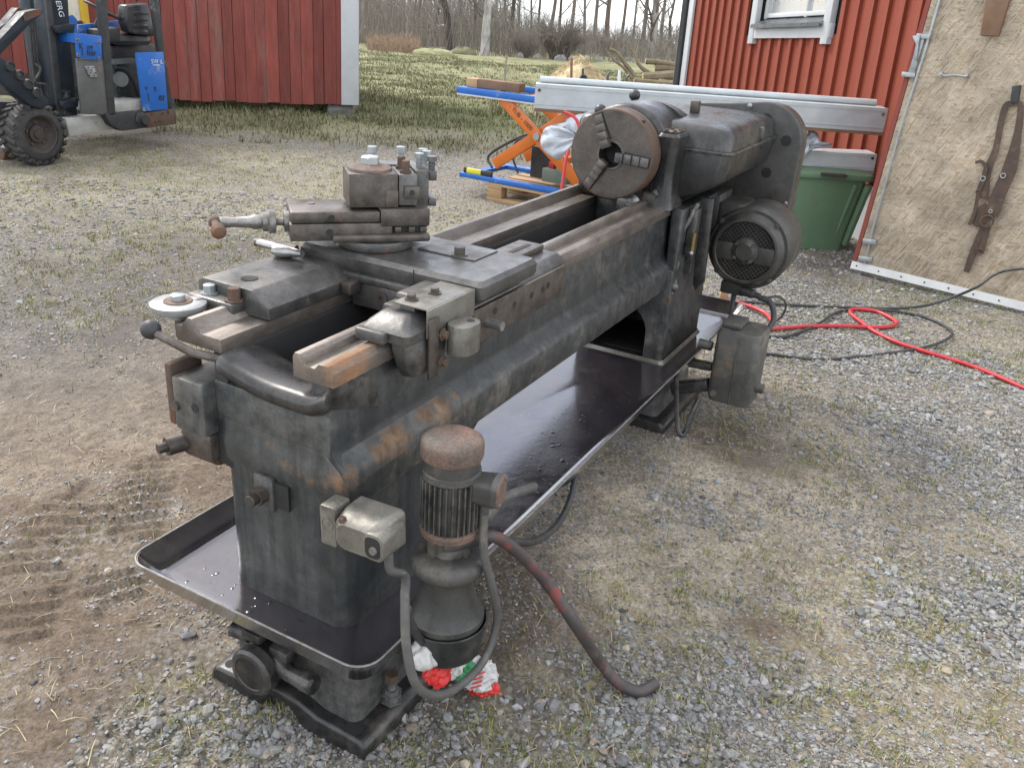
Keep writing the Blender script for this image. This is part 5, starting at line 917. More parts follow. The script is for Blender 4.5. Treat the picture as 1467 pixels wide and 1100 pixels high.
# --- chip tray
TX0, TX1, TY0, TY1 = -.135, 2.80, -.178, .535
def rr(d, z, r): return (TX0-d, TX1+d, TY0-d, TY1+d, z, r)
tr = MB(); tr.loft([rr(-.045, .296, .03), rr(-.03, .30, .04), rr(-.002, .362, .055), rr(.0, .366, .056), rr(-.005, .366, .053), rr(-.036, .314, .04), rr(-.06, .308, .03)], k=6); tray = P_(tr, 'chip_tray', M_TRAY, 0, ang=50)
pth = []
for cx, cy, a0 in ((TX1-.056, TY1-.056, 0), (TX0+.056, TY1-.056, 90), (TX0+.056, TY0+.056, 180), (TX1-.056, TY0+.056, 270)):
    for i in range(7): th = math.radians(a0+15*i); pth.append((cx+.0545*math.cos(th), cy+.0545*math.sin(th), .3665))
pth.append(pth[0]); P_(MB().tube(pth, .0026, 6, cap=False), 'rim', M_RIM, 0, tray)
for k in range(14):
    x = .3+k*.17+random.uniform(-.02, .02); P_(MB().rev((x, TY0+.012, .352), (0, .5, .86), [(0, .0045), (.0015, .0045), (.003, .002)], 8), 'rivet', M_BRIGHT, 0, tray)
# water drops and swarf
dr = MB(); rnd = np.random.default_rng(5)
for i in range(200):
    x = rnd.uniform(.35, 1.7) if i < 170 else rnd.uniform(-.09, .0) ; y = rnd.uniform(-.13, .05)+.05*math.sin(x*6) if i < 170 else rnd.uniform(.0, .45); r = abs(rnd.normal(.003, .0025))+.0012; e = rnd.uniform(.8, 1.9); t = rnd.random()*3; M_ = lambda p: (x+p[0]*math.cos(t)*e-p[1]*math.sin(t), y+p[0]*math.sin(t)*e+p[1]*math.cos(t), p[2])
    vs = [M_((r*math.cos(a_), r*math.sin(a_), .3075)) for a_ in np.linspace(0, 6.28, 8, endpoint=False)]+[M_((r*.6*math.cos(a_), r*.6*math.sin(a_), .3079+r*.12)) for a_ in np.linspace(0, 6.28, 8, endpoint=False)]; dr.add(vs, [(i_, (i_+1) % 8, (i_+1) % 8+8, i_+8) for i_ in range(8)]+[tuple(range(8, 16))])
wm_ = bpy.data.materials.new('water'); wm_.use_nodes = True; b_ = wm_.node_tree.nodes['Principled BSDF']; b_.inputs['Base Color'].default_value = (.02, .02, .024, 1); b_.inputs['Roughness'].default_value = .03; b_.inputs['Specular IOR Level'].default_value = .9
dro = P_(dr, 'water_drops', wm_, 0, tray, ang=180); dro['kind'] = 'stuff'
# --- near column
cl_ = MB(); cl_.loft([(.0, .46, -.025, .335, .306, .045), (.004, .46, -.02, .332, .36, .045), (.004, .46, -.020, .332, .640, .04), (-.003, .47, -.028, .337, .656, .035), (-.006, .48, -.032, .338, .70, .035), (-.003, .48, -.026, .338, .716, .035), (.0, .48, -.004, .337, .737, .03), (.0, .48, .010, .337, .752, .03)], k=6); col_ = P_(cl_, 'column', M_CASTN, 0, ang=40)
sp = MB(); sp.prism([(.44, .31), (.50, .31), (.505, .42), (.525, .50), (.565, .565), (.62, .60), (.70, .62), (.70, .68), (.44, .68)], (0, .0, 0), (1, 0, 0), (0, 0, 1), (0, .32, 0)); P_(sp, 'gusset', M_CAST, .015, col_, seg=2)
for (yy, zz, s) in ((.158, .605, .028),): P_(MB().bb(-.004, .02, yy-s, yy+s, zz-.032, zz+.03), 'square_hole', M_DARKIN, 0, col_)
sq = MB(); sq.box((-.004, .198, .602), (.012, .055, .085), None); sq = P_(sq, 'bolt_plate', M_CASTN, .003, col_); P_(MB().rev((-.009, .20, .60), (-1, 0, 0), [(0, .02), (.008, .02), (.008, .014), (.04, .014), (.042, .012)], 14), 'stud', M_STEELB, 0, sq); P_(MB().rev((-.01, .20, .60), (-1, 0, 0), [(.006, .021), (.022, .021)], 6), 'nut', M_STEELB, 0, sq)
# --- bed
bd = MB(); bd.prism([(.012, .908), (.010, .765), (.004, .745), (-.010, .727), (-.024, .716), (-.030, .702), (-.031, .66), (-.030, .626), (-.024, .618), (.05, .616), (.06, .64), (.06, .908)], (.002, 0, 0), (0, 1, 0), (0, 0, 1), (2.378, 0, 0)); bed = P_(bd, 'bed', M_CAST, .008, ang=28)
rb_ = MB(); rb_.prism([(.335, .908), (.335, .745), (.37, .70), (.36, .63), (.30, .62), (.295, .64), (.295, .908)], (.003, 0, 0), (0, 1, 0), (0, 0, 1), (2.375, 0, 0)); P_(rb_, 'rear_wall', M_DARKIN, .008, bed); P_(MB().bb(.05, 2.3, .062, .293, .64, .655), 'floor', M_DARKIN, 0, bed)  # floor is an added near-black sheet painting the shade inside the open bed
for x in (.36, .98, 1.46):
    rp_ = MB()
    rp_.tube([(x+.01, .058, .815), (x-.03, .10, .785), (x-.045, .18, .775), (x-.03, .26, .785), (x+.01, .30, .815)], .03, 12, smooth=5); P_(rp_, 'rib', M_CAST, 0, bed)
    P_(MB().prism([(.062, .655), (.062, .80), (.11, .78), (.18, .768), (.25, .78), (.294, .80), (.294, .655)], (x+.0, 0, 0), (0, 1, 0), (0, 0, 1), (.03, 0, 0)), 'rib_web', M_CAST, .004, bed)
# chute lip at the near end
ch = MB(); P_(MB().bb(.001, .03, .013, .3345, .74, .838), 'end_wall', M_CASTN, .004, bed); P_(MB().bb(.05, .47, .061, .294, .7525, .756), 'floor', M_DARKIN, 0, bed); ys = np.linspace(.006, .302, 25); vs = []; fs = []; nx = 12  # floor here is a near-black sheet over the column top, painted cavity shade
def lipz(y): t = (y-.10)/.2; return .866+.030*np.clip((y-.14)/.16, 0, 1)**2+.030*np.clip((.07-y)/.065, 0, 1)**2
for j, y in enumerate(ys):
    z = lipz(y)
    prof = [(.003, z-.038), (-.008, z-.034), (-.017, z-.025), (-.021, z-.012), (-.018, z+.000), (-.009, z+.009), (.002, z+.012), (.04, z+.013), (.085, z+.008), (.125, z-.008), (.15, z-.04), (.158, z-.09)]
    for p in prof: vs.append((p[0], y, p[1]))
for j in range(len(ys)-1):
    for i in range(nx-1): fs.append((j*nx+i, (j+1)*nx+i, (j+1)*nx+i+1, j*nx+i+1))
fs.append(tuple(range(nx))); fs.append(tuple(range((len(ys)-1)*nx, len(ys)*nx))); P_(ch.add(vs, fs), 'chute_lip', M_HEAD, 0, bed, ang=70)
# --- slideways
fw_ = MB(); fw_.prism([(0, .906), (0, .936), (.014, .951), (.036, .951), (.046, .939), (.072, .939), (.074, .956), (.082, .962), (.098, .962), (.104, .952), (.104, .906)], (0, 0, 0), (0, 1, 0), (0, 0, 1), (2.02, 0, 0)); fway = P_(fw_, 'slideway', M_WAY, .0015, bevang=25)
rw_ = MB(); rw_.prism([(.304, .906), (.304, .938), (.362, .938), (.364, .944), (.385, .967), (.400, .967), (.420, .944), (.437, .944), (.437, .906)], (0, 0, 0), (0, 1, 0), (0, 0, 1), (2.02, 0, 0)); rway = P_(rw_, 'slideway', M_WAY, .0015, bevang=25)
# --- ball lever at the rear near end and bracket
lv_ = MB().tube([(.02, .29, .885), (-.03, .36, .905), (-.05, .44, .935)], .0095, 10).build('ball_lever', M_STEELB, lt_); P_(MB().ball(onx(216, 472, -.05), .022), 'ball_knob', M_BLACK, 0, lv_, ang=180)
bk_ = MB().bb(-.035, .10, .335, .43, .705, .835).build('screw_bracket', M_CASTN, lt_, bev=.008); P_(MB().bb(-.032, .06, .4305, .452, .71, .86), 'plate', M_RUST, .006, bk_); P_(MB().bb(-.02, .05, .34, .44, .63, .7045), 'arm', M_STEELB, .015, bk_)
P_(MB().rev((.02, .35, .642), (0, 1, 0), [(0, .03), (.09, .03), (.095, .028)], 20), 'boss', M_RUST, 0, bk_); P_(MB().rev((-.005, .43, .66), (-.9, .3, 0), [(0, .022), (.05, .022), (.05, .012), (.07, .012)], 14), 'pin', M_STEELB, 0, bk_); P_(MB().rev((-.034, .42, .765), (-1, 0, 0), [(0, .012), (.008, .012)], 10), 'screw', M_STEELB, 0, bk_); P_(MB().cyl((-.0352, .36, .775), (-.0365, .36, .775), .011, n=12), 'hole', M_DARKIN, 0, bk_)
# thread dial with bracket on the rear way
dl = np.array([.055, .487, .962]); d_ = MB(); d_.rev(dl, (0, 0, 1), [(-.03, .022), (-.012, .024), (-.010, .058), (-.004, .062), (.006, .062), (.008, .059), (.009, .03)], 30); td = P_(d_, 'thread_dial', mat('dial_aluminium', (.34, .35, .345), (.24, .25, .245), scale=14, rough=.4, metal=.45, dirt=.12, dirtc=(.2, .18, .15)), 0); P_(MB().rev(dl+np.array([0, 0, .0095]), (0, 0, 1), [(0, .032), (.002, .031)], 24), 'dial_face', M_RUSTCAP, 0, td); P_(MB().rev(dl+np.array([0, 0, .012]), (0, 0, 1), [(0, .016), (.012, .016), (.014, .013)], 18), 'knob', M_ZINC, 0, td)
P_(MB().bar(dl+np.array([.03, -.01, -.004]), dl+np.array([.12, -.03, -.002]), .035, .03), 'bracket', M_STEELG, .004, td); P_(MB().cyl(dl+np.array([0, 0, -.075]), dl+np.array([0, 0, -.03]), .012, n=10), 'shaft', M_STEELB, 0, td); P_(MB().bolt(dl+np.array([.075, -.02, .013]), (0, 0, 1), .014, .02, 10), 'bolt', M_ZINC, 0, td)
# --- saddle
sd_ = MB(); sd_.prism([(.296, .941), (.296, .972), (.345, 1.004), (.50, 1.004), (.515, .995), (.515, .941)], (.14, 0, 0), (0, 1, 0), (0, 0, 1), (.36, 0, 0)); sad = P_(sd_, 'saddle', M_STEELG, .004)
P_(MB().bb(.425, .74, -.03, .50, .968, .988), 'bridge', M_STEELG, .004, sad); P_(MB().bb(.43, .735, .062, .294, .905, .967), 'bridge_web', M_STEELG, .004, sad)
P_(MB().bb(.10, .16, .37, .51, .94, .975), 'wiper_block', M_STEELG, .006, sad); P_(MB().rev((.20, .41, 1.0045), (0, 0, 1), [(0, .02), (.0012, .02), (.0012, .014)], 20), 'oil_hole', M_DARKIN, 0, sad); br_ = MB().bolt((.125, .385, .9755), (0, 0, 1), .015, .03).build('bolt', M_RUST, sad)
for yy, s in ((.20, .017), (.12, .016)): P_(MB().rev((.4295, yy, .94), (-1, 0, 0), [(0, s), (.003, s), (.0035, s*.35), (.001, s*.3)], 20), 'plug', M_STEELB, 0, sad)
P_(MB().bb(.385, .428, .262, .293, .945, .975), 'stop_block', M_STEELB, .004, sad)
# front wing of the saddle
fwg = MB(); fwg.prism([(-.05, .925), (-.05, .965), (-.02, .985), (.10, .985), (.106, .97), (.106, .964), (.072, .958), (-.002, .955), (-.004, .925)], (.30, 0, 0), (0, 1, 0), (0, 0, 1), (.66, 0, 0)); fwing = P_(fwg, 'saddle_wing', M_STEELG, .004)
P_(MB().bb(.74, .95, .02, .10, .9855, 1.003), 'clamp_strip', M_STEELB, .003, fwing); P_(MB().bb(.80, .92, .045, .06, 1.0035, 1.0045), 'slot', M_DARKIN, 0, fwing); P_(MB().bb(.575, .70, -.02, .09, .9855, 1.002), 'gib_plate', M_STEELG, .004, fwing)
P_(MB().bb(.32, .56, -.022, .085, .9855, 1.012), 'wing_block', M_STEELG, .012, fwing)
rk = MB().bb(.44, .93, -.060, -.051, .873, .962).build('side_plate', M_RUST if 0 else M_STEELB, lt_, bev=.001)
for i, (x, z) in enumerate(((.54, .935), (.64, .925), (.735, .925), (.80, .925), (.83, .928))): P_(MB().cyl((x, -.0602, z), (x, -.0612, z), .009, n=12), 'hole', M_DARKIN, 0, rk)
P_(MB().tube([(.50, -.06, .917), (.50, -.105, .917)], .012, 12), 'stud', M_BRIGHT, 0, rk)
# near bracket casting on the front way
nbr = MB().loft([(.175, .335, -.056, .066, .953, .015), (.172, .335, -.058, .068, .975, .016), (.185, .335, -.045, .06, .988, .016), (.215, .335, -.03, .05, 1.0, .014), (.225, .33, -.022, .044, 1.004, .012)]).build('way_bracket', M_STEELG, lt_); P_(MB().loft([(.21, .32, -.052, -.004, .868, .02), (.19, .325, -.064, -.003, .895, .025), (.18, .33, -.062, -.003, .93, .02), (.18, .33, -.056, -.003, .9525, .012)]), 'clamp_shoe', M_STEELG, 0, nbr)
P_(MB().bb(.150, .1715, -.010, .066, .953, .980), 'wiper', M_STEELG, .006, nbr)
sh = MB().bb(.24, .43, -.06, .03, 1.0165, 1.0205).build('bent_plate', M_ALUO, lt_, bev=.001); P_(MB().bb(.235, .43, -.066, -.0605, .955, 1.0205), 'bent_edge', M_ALUO, .002, sh); P_(MB().bb(.235, .27, -.073, -.0665, .86, 1.0), 'hanging_plate', M_STEELB, .001, sh)
P_(MB().bolt((.275, .005, 1.021), (0, 0, 1), .011, .012), 'bolt', M_STEELB, 0, sh); P_(MB().bolt((.345, -.01, 1.021), (0, 0, 1), .011, .012), 'bolt', M_STEELB, 0, sh); P_(MB().bb(.25, .27, -.02, .02, .985, 1.016), 'spacer', M_STEELG, .003, sh)
lg = MB(); lg.loft([(.29, .375, -.128, -.067, .905, .03), (.29, .375, -.128, -.067, .975, .03)]); lg = P_(lg, 'stop_lug', M_ALUO, .003, sh); P_(MB().cyl((.35, -.105, .9752), (.35, -.105, .976), .009, n=12), 'pin_hole', M_DARKIN, 0, sh)
for z in (.955, .89): P_(MB().bolt((.283, -.0735, z), (0, -1, 0), .010, .012), 'bolt', M_RUST, 0, sh)
# --- cross slide
cs_ = MB(); cs_.loft([(.44, .715, -.075, .47, .989, .012), (.435, .72, -.08, .47, 1.0, .014), (.435, .72, -.08, .47, 1.022, .014), (.445, .712, -.07, .465, 1.033, .014)]); cs = P_(cs_, 'cross_slide', M_STEELG, 0)
P_(MB().bb(.58, .70, .03, .20, 1.0335, 1.0365), 'cover_plate', M_STEELG, .001, cs); P_(MB().bolt((.60, .085, 1.037), (0, 0, 1), .016, .02), 'bolt', M_STEELB, 0, cs); P_(MB().bb(.436, .4345, .11, .112, .992, 1.03), 'joint', M_DARKIN, 0, cs)
hk = MB().tube([(.44, .48, 1.01), (.42, .60, 1.012)], .012, 10).build('cross_feed_shaft', M_STEELB, lt_); P_(MB().rev(onz(432, 364, 1.02), onz(392, 359, 1.02)-onz(432, 364, 1.02), [(0, .008), (.02, .010), (.04, .014), (.06, .016), (.075, .013), (.08, .006)], 14), 'handle', M_BRIGHT, 0, hk); P_(MB().tube([(.42, .595, 1.012), onz(432, 364, 1.02)], .010, 8), 'crank', M_BRIGHT, 0, hk)
# --- compound rest
CO = np.array([.392, .462, 0]); ca = nunit((.72, -.69, 0)); cbx = np.array([.69, .72, 0]); RC = np.array([ca, cbx, (0, 0, 1)]).T
def CP(a_, b_, z): return CO+ca*a_+cbx*b_+np.array([0, 0, z])
def cbox(a0, a1, b0, b1, z0, z1): return MB().box(CP((a0+a1)/2, (b0+b1)/2, (z0+z1)/2), (a1-a0, b1-b0, z1-z0), RC)
P_(MB().cyl(CP(.22, 0, 1.034), CP(.22, 0, 1.058), .095, n=36), 'swivel_base', M_STEELG, .003)
cr_ = cbox(.0, .25, -.07, .07, 1.062, 1.105).build('compound_rest', M_STEELB, lt_, bev=.003); P_(cbox(.10, .345, -.085, .085, 1.059, 1.079), 'guide', M_STEELB, .006, cr_); P_(cbox(.002, .22, -.0702, .0702, 1.1055, 1.135), 'top_slide', M_STEELB, .006, cr_); P_(cbox(.2205, .345, -.073, .073, 1.0965, 1.141), 'top_slide', M_STEELB, .004, cr_); P_(cbox(.251, .34, -.06, .06, 1.0795, 1.096), 'dark_slot', M_DARKIN, 0, cr_)
for a_ in (.265, .30, .33): P_(cbox(a_-.008, a_+.008, -.068, -.0605, 1.080, 1.094), 'gib_screw', M_STEELB, .001, cr_)
for a_ in (.10, .095): P_(MB().rev(CP(a_, -.0705, 1.12 if a_ == .10 else 1.085), -cbx, [(0, .008), (.002, .008)], 10), 'screw', M_DARKIN, 0, cr_)
P_(MB().rev(CP(.06, .02, 1.1352), (0, 0, 1), [(0, .010), (.002, .009)], 12), 'oil_nipple', M_STEELG, 0, cr_)
hx = CP(-.0, -.012, 1.098); hd_ = -ca; P_(MB().rev(hx, hd_, [(-.005, .026), (.010, .026), (.012, .010), (.028, .010), (.03, .029), (.045, .031), (.049, .024), (.06, .024), (.064, .017), (.08, .019), (.09, .015), (.13, .012), (.15, .014), (.16, .013), (.165, .008)], 26), 'feed_screw', mat('worn_bright_steel', (.26, .245, .23), (.13, .12, .11), scale=25, rough=.38, metal=.6, rust=.16, rscale=18, mott=.4, mscale=60), 0, cr_)
cq = hx+hd_*.172; cbk = P_(MB().ball(cq, .016), 'crank_ball', M_RUST, 0, cr_, ang=180); P_(MB().rev(cq+np.array([-.0, .0, .0]), nunit(onz(316, 338, 1.1)-cq), [(.012, .010), (.025, .009), (.045, .009), (.06, .012), (.075, .017), (.092, .018), (.103, .012), (.106, .004)], 16), 'crank_handle', M_RUST, 0, cr_)
# --- tool post
tp = cbox(.145, .265, -.06, .06, 1.142, 1.224).build('tool_post', M_STEELB, lt_, bev=.002); P_(cbox(.235, .266, -.0625, -.02, 1.142, 1.185), 'step', M_STEELB, .002, tp)
P_(MB().rev(CP(.205, 0, 1.2245), (0, 0, 1), [(0, .056), (.006, .054), (.014, .034), (.0145, .026)], 30), 'washer', M_RUSTCAP, 0, tp); P_(MB().rev(CP(.205, 0, 1.239), (0, 0, 1), [(0, .024), (.016, .024), (.018, .021)], 6), 'nut', M_ZINC, 0, tp)
P_(cbox(.268, .315, -.055, .055, 1.145, 1.222), 'wedge_block', M_STEELG, .003, tp); P_(cbox(.280, .318, -.0695, -.0555, 1.165, 1.195), 'gib', M_STEELB, .002, tp); P_(MB().cyl(CP(.299, -.0697, 1.18), CP(.299, -.0705, 1.18), .007, n=12), 'screw', M_DARKIN, 0, tp)
for b_ in (-.03, .03): P_(MB().rev(CP(.29, b_, 1.2225), (0, 0, 1), [(0, .016), (.006, .016), (.006, .011), (.028, .011), (.03, .009)], 6), 'bolt', M_RUST, 0, tp)
th_ = cbox(.318, .352, -.02, .12, 1.135, 1.225).build('tool_holder', M_STEELG, lt_, bev=.002); P_(cbox(.3522, .372, -.022, .12, 1.20, 1.225), 'upper_jaw', M_STEELG, .002, th_); P_(cbox(.3522, .372, -.022, .12, 1.135, 1.155), 'lower_jaw', M_STEELG, .002, th_); P_(cbox(.245, .317, .062, .12, 1.15, 1.225), 'rear_jaw', M_STEELG, .002, th_)
for a_, b_, h_ in ((.362, -.005, .028), (.362, .06, .030), (.362, .105, .028), (.30, .09, .034), (.335, .025, .030), (.225, .09, .034)):
    P_(MB().rev(CP(a_, b_, 1.225), (0, 0, 1), [(0, .008), (h_*.45, .008), (h_*.45, .011), (h_*.58, .011), (h_*.58, .008), (h_*.75, .008), (h_*.75, .0125), (h_*1.2, .0125), (h_*1.22, .010)], 8), 'clamp_bolt', M_ZINC if b_ > .02 else M_STEELG, 0, th_)
# --- headstock
HY, HZ, CX = .21, 1.123, 1.844
hs_ = MB(); hs_.prism([(.035, .935), (.03, 1.0), (.03, 1.123)]+[(HY-.18*math.cos(t), HZ+.175*math.sin(t)) for t in np.linspace(0.05, math.pi-.05, 18)]+[(.39, 1.123), (.39, 1.0), (.385, .935), (.30, .935), (.27, .955), (.21, .965), (.15, .955), (.12, .935)], (1.955, 0, 0), (0, 1, 0), (0, 0, 1), (.25, 0, 0)); hst = P_(hs_, 'headstock', M_HEAD, .025, seg=3, bevang=40)
col2 = MB(); col2.loft([(1.925, 2.10, -.015, .10, .935, .03), (1.935, 2.10, -.004, .085, .99, .03), (1.94, 2.10, -.002, .08, 1.10, .03), (1.932, 2.10, -.012, .08, 1.20, .03), (1.94, 2.09, -.004, .07, 1.212, .025)]); P_(col2, 'corner_post', M_HEAD, 0, hst); P_(MB().bb(1.95, 2.05, .003, .06, 1.2125, 1.219), 'cap', M_STEELB, .003, hst)
for x, y in ((1.955, .012), (2.015, .012), (1.955, .045), (2.015, .045)): P_(MB().bolt((x, y, 1.219), (0, 0, 1), .007, .006), 'bolt', M_RUST, 0, hst)
tb = MB(); tb.loft([(2.05, 2.56, .02, .40, .942, .04), (2.048, 2.60, -.02, .42, .962, .04), (2.046, 2.68, -.12, .44, 1.012, .035), (2.045, 2.73, -.165, .455, 1.05, .035), (2.05, 2.755, -.175, .46, 1.12, .035), (2.052, 2.76, -.176, .46, 1.142, .035)], k=7); tub = P_(tb, 'gearbox_tub', M_HEAD, 0, hst, ang=50)
P_(MB().loft([(2.042, 2.765, -.186, .47, 1.1425, .04), (2.040, 2.768, -.189, .472, 1.149, .042), (2.042, 2.765, -.186, .47, 1.156, .04)], k=7), 'flange', M_HEAD, 0, hst)
ld_ = MB(); ld_.loft([(2.055, 2.76, -.174, .46, 1.1565, .04), (2.058, 2.757, -.170, .458, 1.205, .045), (2.066, 2.75, -.160, .45, 1.224, .05), (2.085, 2.735, -.138, .43, 1.236, .055), (2.11, 2.72, -.11, .41, 1.241, .06), (2.2, 2.68, -.04, .36, 1.246, .06)], k=8); lid = P_(ld_, 'lid', M_HEAD, 0, hst, ang=60)
dm = MB(); vs = []; fs = []; nr_, na_ = 12, 26
for i in range(nr_+1):
    x = 2.18+.26*i/nr_; k = math.cos(i/nr_*math.pi/2)**.6 if i < nr_ else 0
    for j in range(na_+1):
        t = math.pi*j/na_; vs.append((x, HY-.178*math.cos(t)*(.7+.3*k), 1.18+(.116*math.sin(t))*k))
for i in range(nr_):
    for j in range(na_): q = i*(na_+1)+j; fs.append((q, q+1, q+na_+2, q+na_+1))
fs.append(tuple(range(na_+1))); P_(dm.add(vs, fs), 'dome', M_HEAD, 0, hst, ang=60)
P_(MB().bb(2.38, 2.415, .07, .105, 1.245, 1.292), 'oil_cap', M_STEELB, .004, hst); P_(MB().bb(2.45, 2.62, -.14, -.06, 1.20, 1.235), 'rib', M_HEAD, .012, hst); P_(MB().box((2.50, -.168, 1.185), (.03, .03, .05)), 'lug', M_HEAD, .006, hst)
for x, y, z, zz in ((2.0, .335, 1.215, 1.245), (2.28, .31, 1.225, 1.285)):
    k_ = P_(MB().tube([(x, y, z-.03), (x, y, zz)], .008, 8), 'gear_lever', M_STEELB, 0, hst); P_(MB().ball((x, y, zz+.012), .023), 'knob', M_BLACK, 0, hst, ang=180)
P_(MB().rev((1.940, .150, .930), (-1, 0, 0), [(-.02, .046), (0, .046), (.012, .05), (.016, .044), (.017, .012), (.02, .010), (.021, .003)], 26), 'shaft_plug', M_BRIGHT, 0, hst); P_(MB().rev((1.9540, .155, .932), (-1, 0, 0), [(-.02, .075), (0, .075), (.012, .070)], 26), 'boss', M_HEAD, 0, hst)
P_(MB().box((1.945, .075, .965), (.04, .06, .055)), 'clamp_lug', M_HEAD, .012, hst); P_(MB().bolt((1.93, .05, .99), (-.5, 0, 1), .010, .012), 'bolt', M_STEELG, 0, hst)
# --- chuck
ck = MB(); ck.rev((CX, HY, HZ), (1, 0, 0), [(.0, .046), (0, .158), (.003, .163), (.05, .164), (.052, .161), (.056, .161), (.058, .164), (.085, .164), (.088, .158), (.09, .10), (.112, .10), (.112, .02)], 64, cap=False); chk = P_(ck, 'chuck', M_CHUCKR, 0)
P_(MB().rev((CX-.0006, HY, HZ), (1, 0, 0), [(0.0, .046), (0, .157)], 64, cap=False), 'chuck_face', M_CHUCK, 0, chk); P_(MB().rev((CX+.001, HY, HZ), (1, 0, 0), [(0, .046), (.06, .044), (.061, .001)], 32, cap=False), 'bore', M_DARKIN, 0, chk); P_(MB().rev((CX-.004, HY, HZ), (1, 0, 0), [(.003, .056), (0, .054), (0, .047), (.004, .0462)], 36, cap=False), 'collar', M_CHUCK, 0, chk)
ex = np.array([0, -1., 0]); ey = np.array([0, 0, 1.])
for ang_ in (-4, 116, 236):
    t = math.radians(ang_); rd = ex*math.cos(t)+ey*math.sin(t); tg = np.cross(rd, (1, 0, 0)); RJ = np.array([rd, tg, (-1, 0, 0)]).T; base = np.array([CX, HY, HZ])
    slot = P_(MB().box(base+rd*.10-np.array([.0008, 0, 0]), (.112, .042, .001), RJ), 'jaw_slot', M_DARKIN, 0, chk)
    jw = MB(); 
    for r0, r1, h_ in ((.028, .058, .030), (.058, .088, .022), (.088, .118, .014), (.118, .152, .008)): jw.box(base+rd*(r0+r1)/2+np.array([-h_/2-.0012, 0, 0]), (r1-r0-.0012, .034, h_), RJ)
    jw = P_(jw, 'jaw', M_STEELG if ang_ < 0 else M_CHUCK, .002, chk)
P_(MB().box((CX+.03, HY-.10, HZ+.126), (.014, .014, .014)), 'key_socket', M_DARKIN, 0, chk)
# --- far pedestal
arch = [(-.05, .308), (.03, .308), (.03, .42)]+[(.148-.118*math.cos(t), .42+.115*math.sin(t)) for t in np.linspace(.15, math.pi-.15, 12)]+[(.266, .42), (.266, .308), (.32, .308), (.32, .70), (-.05, .70)]
pd_ = MB(); pd_.prism(arch, (1.965, 0, 0), (0, 1, 0), (0, 0, 1), (.05, 0, 0)); ped = P_(pd_, 'headstock_pedestal', M_CAST, .006)
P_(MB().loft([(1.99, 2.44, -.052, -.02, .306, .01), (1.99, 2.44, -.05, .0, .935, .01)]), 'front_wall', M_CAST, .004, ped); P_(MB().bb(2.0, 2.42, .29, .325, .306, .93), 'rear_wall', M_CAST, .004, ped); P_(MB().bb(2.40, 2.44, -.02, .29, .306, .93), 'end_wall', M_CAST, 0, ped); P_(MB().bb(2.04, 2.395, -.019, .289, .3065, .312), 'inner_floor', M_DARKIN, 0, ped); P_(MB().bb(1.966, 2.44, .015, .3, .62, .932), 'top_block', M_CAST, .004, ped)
P_(MB().loft([(1.955, 2.46, -.066, .335, .3075, .02), (1.965, 2.45, -.056, .325, .322, .02)], cap=False), 'seal_bead', M_ALUO, 0, ped)
# --- gear plate at the far end
gp_ = [(.28, .70), (.28, 1.20), (.20, 1.25), (.05, 1.262)]+[(-.125+.165*math.sin(t), 1.12+.165*math.cos(t)) for t in np.linspace(.1, -math.pi/2, 14)]+[(-.29, .62), (-.05, .60)]
gp = MB().prism(gp_, (2.755, 0, 0), (0, 1, 0), (0, 0, 1), (.035, 0, 0)).build('gear_plate', mat('plate_paint', (.060, .057, .052), (.036, .035, .033), scale=7, rough=.4, metal=.15, bump=.2, dirt=.2, dirtc=(.09, .075, .06), mott=.3, mscale=24), lt_, bev=.008, seg=3); P_(MB().prism([(y*.97-.004, .9*.03+z*.97+.001) for y, z in gp_], (2.7895, 0, 0), (0, 1, 0), (0, 0, 1), (.12, 0, 0)), 'gear_cover', M_HEAD, .012, gp)
for y, z, s in ((-.125, 1.215, .023), (-.225, 1.135, .023), (-.165, .99, .023)): P_(MB().cyl((2.7545, y, z), (2.7535, y, z), s, n=18), 'bolt_hole', M_DARKIN, 0, gp)
for y, z in ((-.045, 1.262), (-.272, .87)): P_(MB().rev((2.7545, y, z), (-1, 0, 0), [(0, .011), (.006, .011), (.008, .006)], 12), 'rivet', M_BRIGHT, 0, gp)
# --- motor
my, mz = -.222, .728; mo = MB(); M_MOT = mat('dusty_motor_paint', (.050, .046, .040), (.027, .026, .024), scale=8, rough=.5, metal=.1, bump=.2, dirt=.2, dirtc=(.085, .072, .058), mott=.35, mscale=30); mo.rev((2.40, my, mz), (1, 0, 0), [(0, .10), (0, .165), (.01, .172), (.24, .172), (.25, .165), (.30, .12), (.30, .02)], 48); mot = P_(mo, 'motor', M_MOT, 0, ang=40)
P_(MB().rev((2.355, my, mz), (1, 0, 0), [(.0, .122), (-.004, .126), (-.002, .135), (.02, .15), (.06, .158), (.062, .12)], 48, cap=False), 'fan_cover', M_MOT, 0, mot); P_(MB().rev((2.385, my, mz), (1, 0, 0), [(0, .001), (0, .124)], 40, cap=False), 'fan_recess', M_DARKIN, 0, mot)
gm = MB()
for k in range(-9, 10):
    o_ = k*.0135; h_ = math.sqrt(max(.123**2-o_**2, 0))
    for s in (1, -1):
        a_ = np.array([0, math.cos(math.pi/4*s), math.sin(math.pi/4*s)]); b_ = np.array([0, -math.sin(math.pi/4*s), math.cos(math.pi/4*s)]); c0 = np.array([2.366+.001*s, my, mz]); gm.bar(c0+b_*o_-a_*h_, c0+b_*o_+a_*h_, .0032, .003, up=(1, 0, 0))
P_(gm, 'grille', M_MOT, 0, mot, smooth=False)
P_(MB().rev((2.35, my, mz), (1, 0, 0), [(-.012, .001), (-.012, .034), (-.006, .04), (.0, .055), (.006, .058), (.02, .06)], 26), 'hub', M_MOT, 0, mot)
for sgn in (1, -1): P_(MB().box((2.361, my+sgn*.085, mz+sgn*.0-.01), (.012, .085, .075)), 'hub_arm', M_MOT, .006, mot)
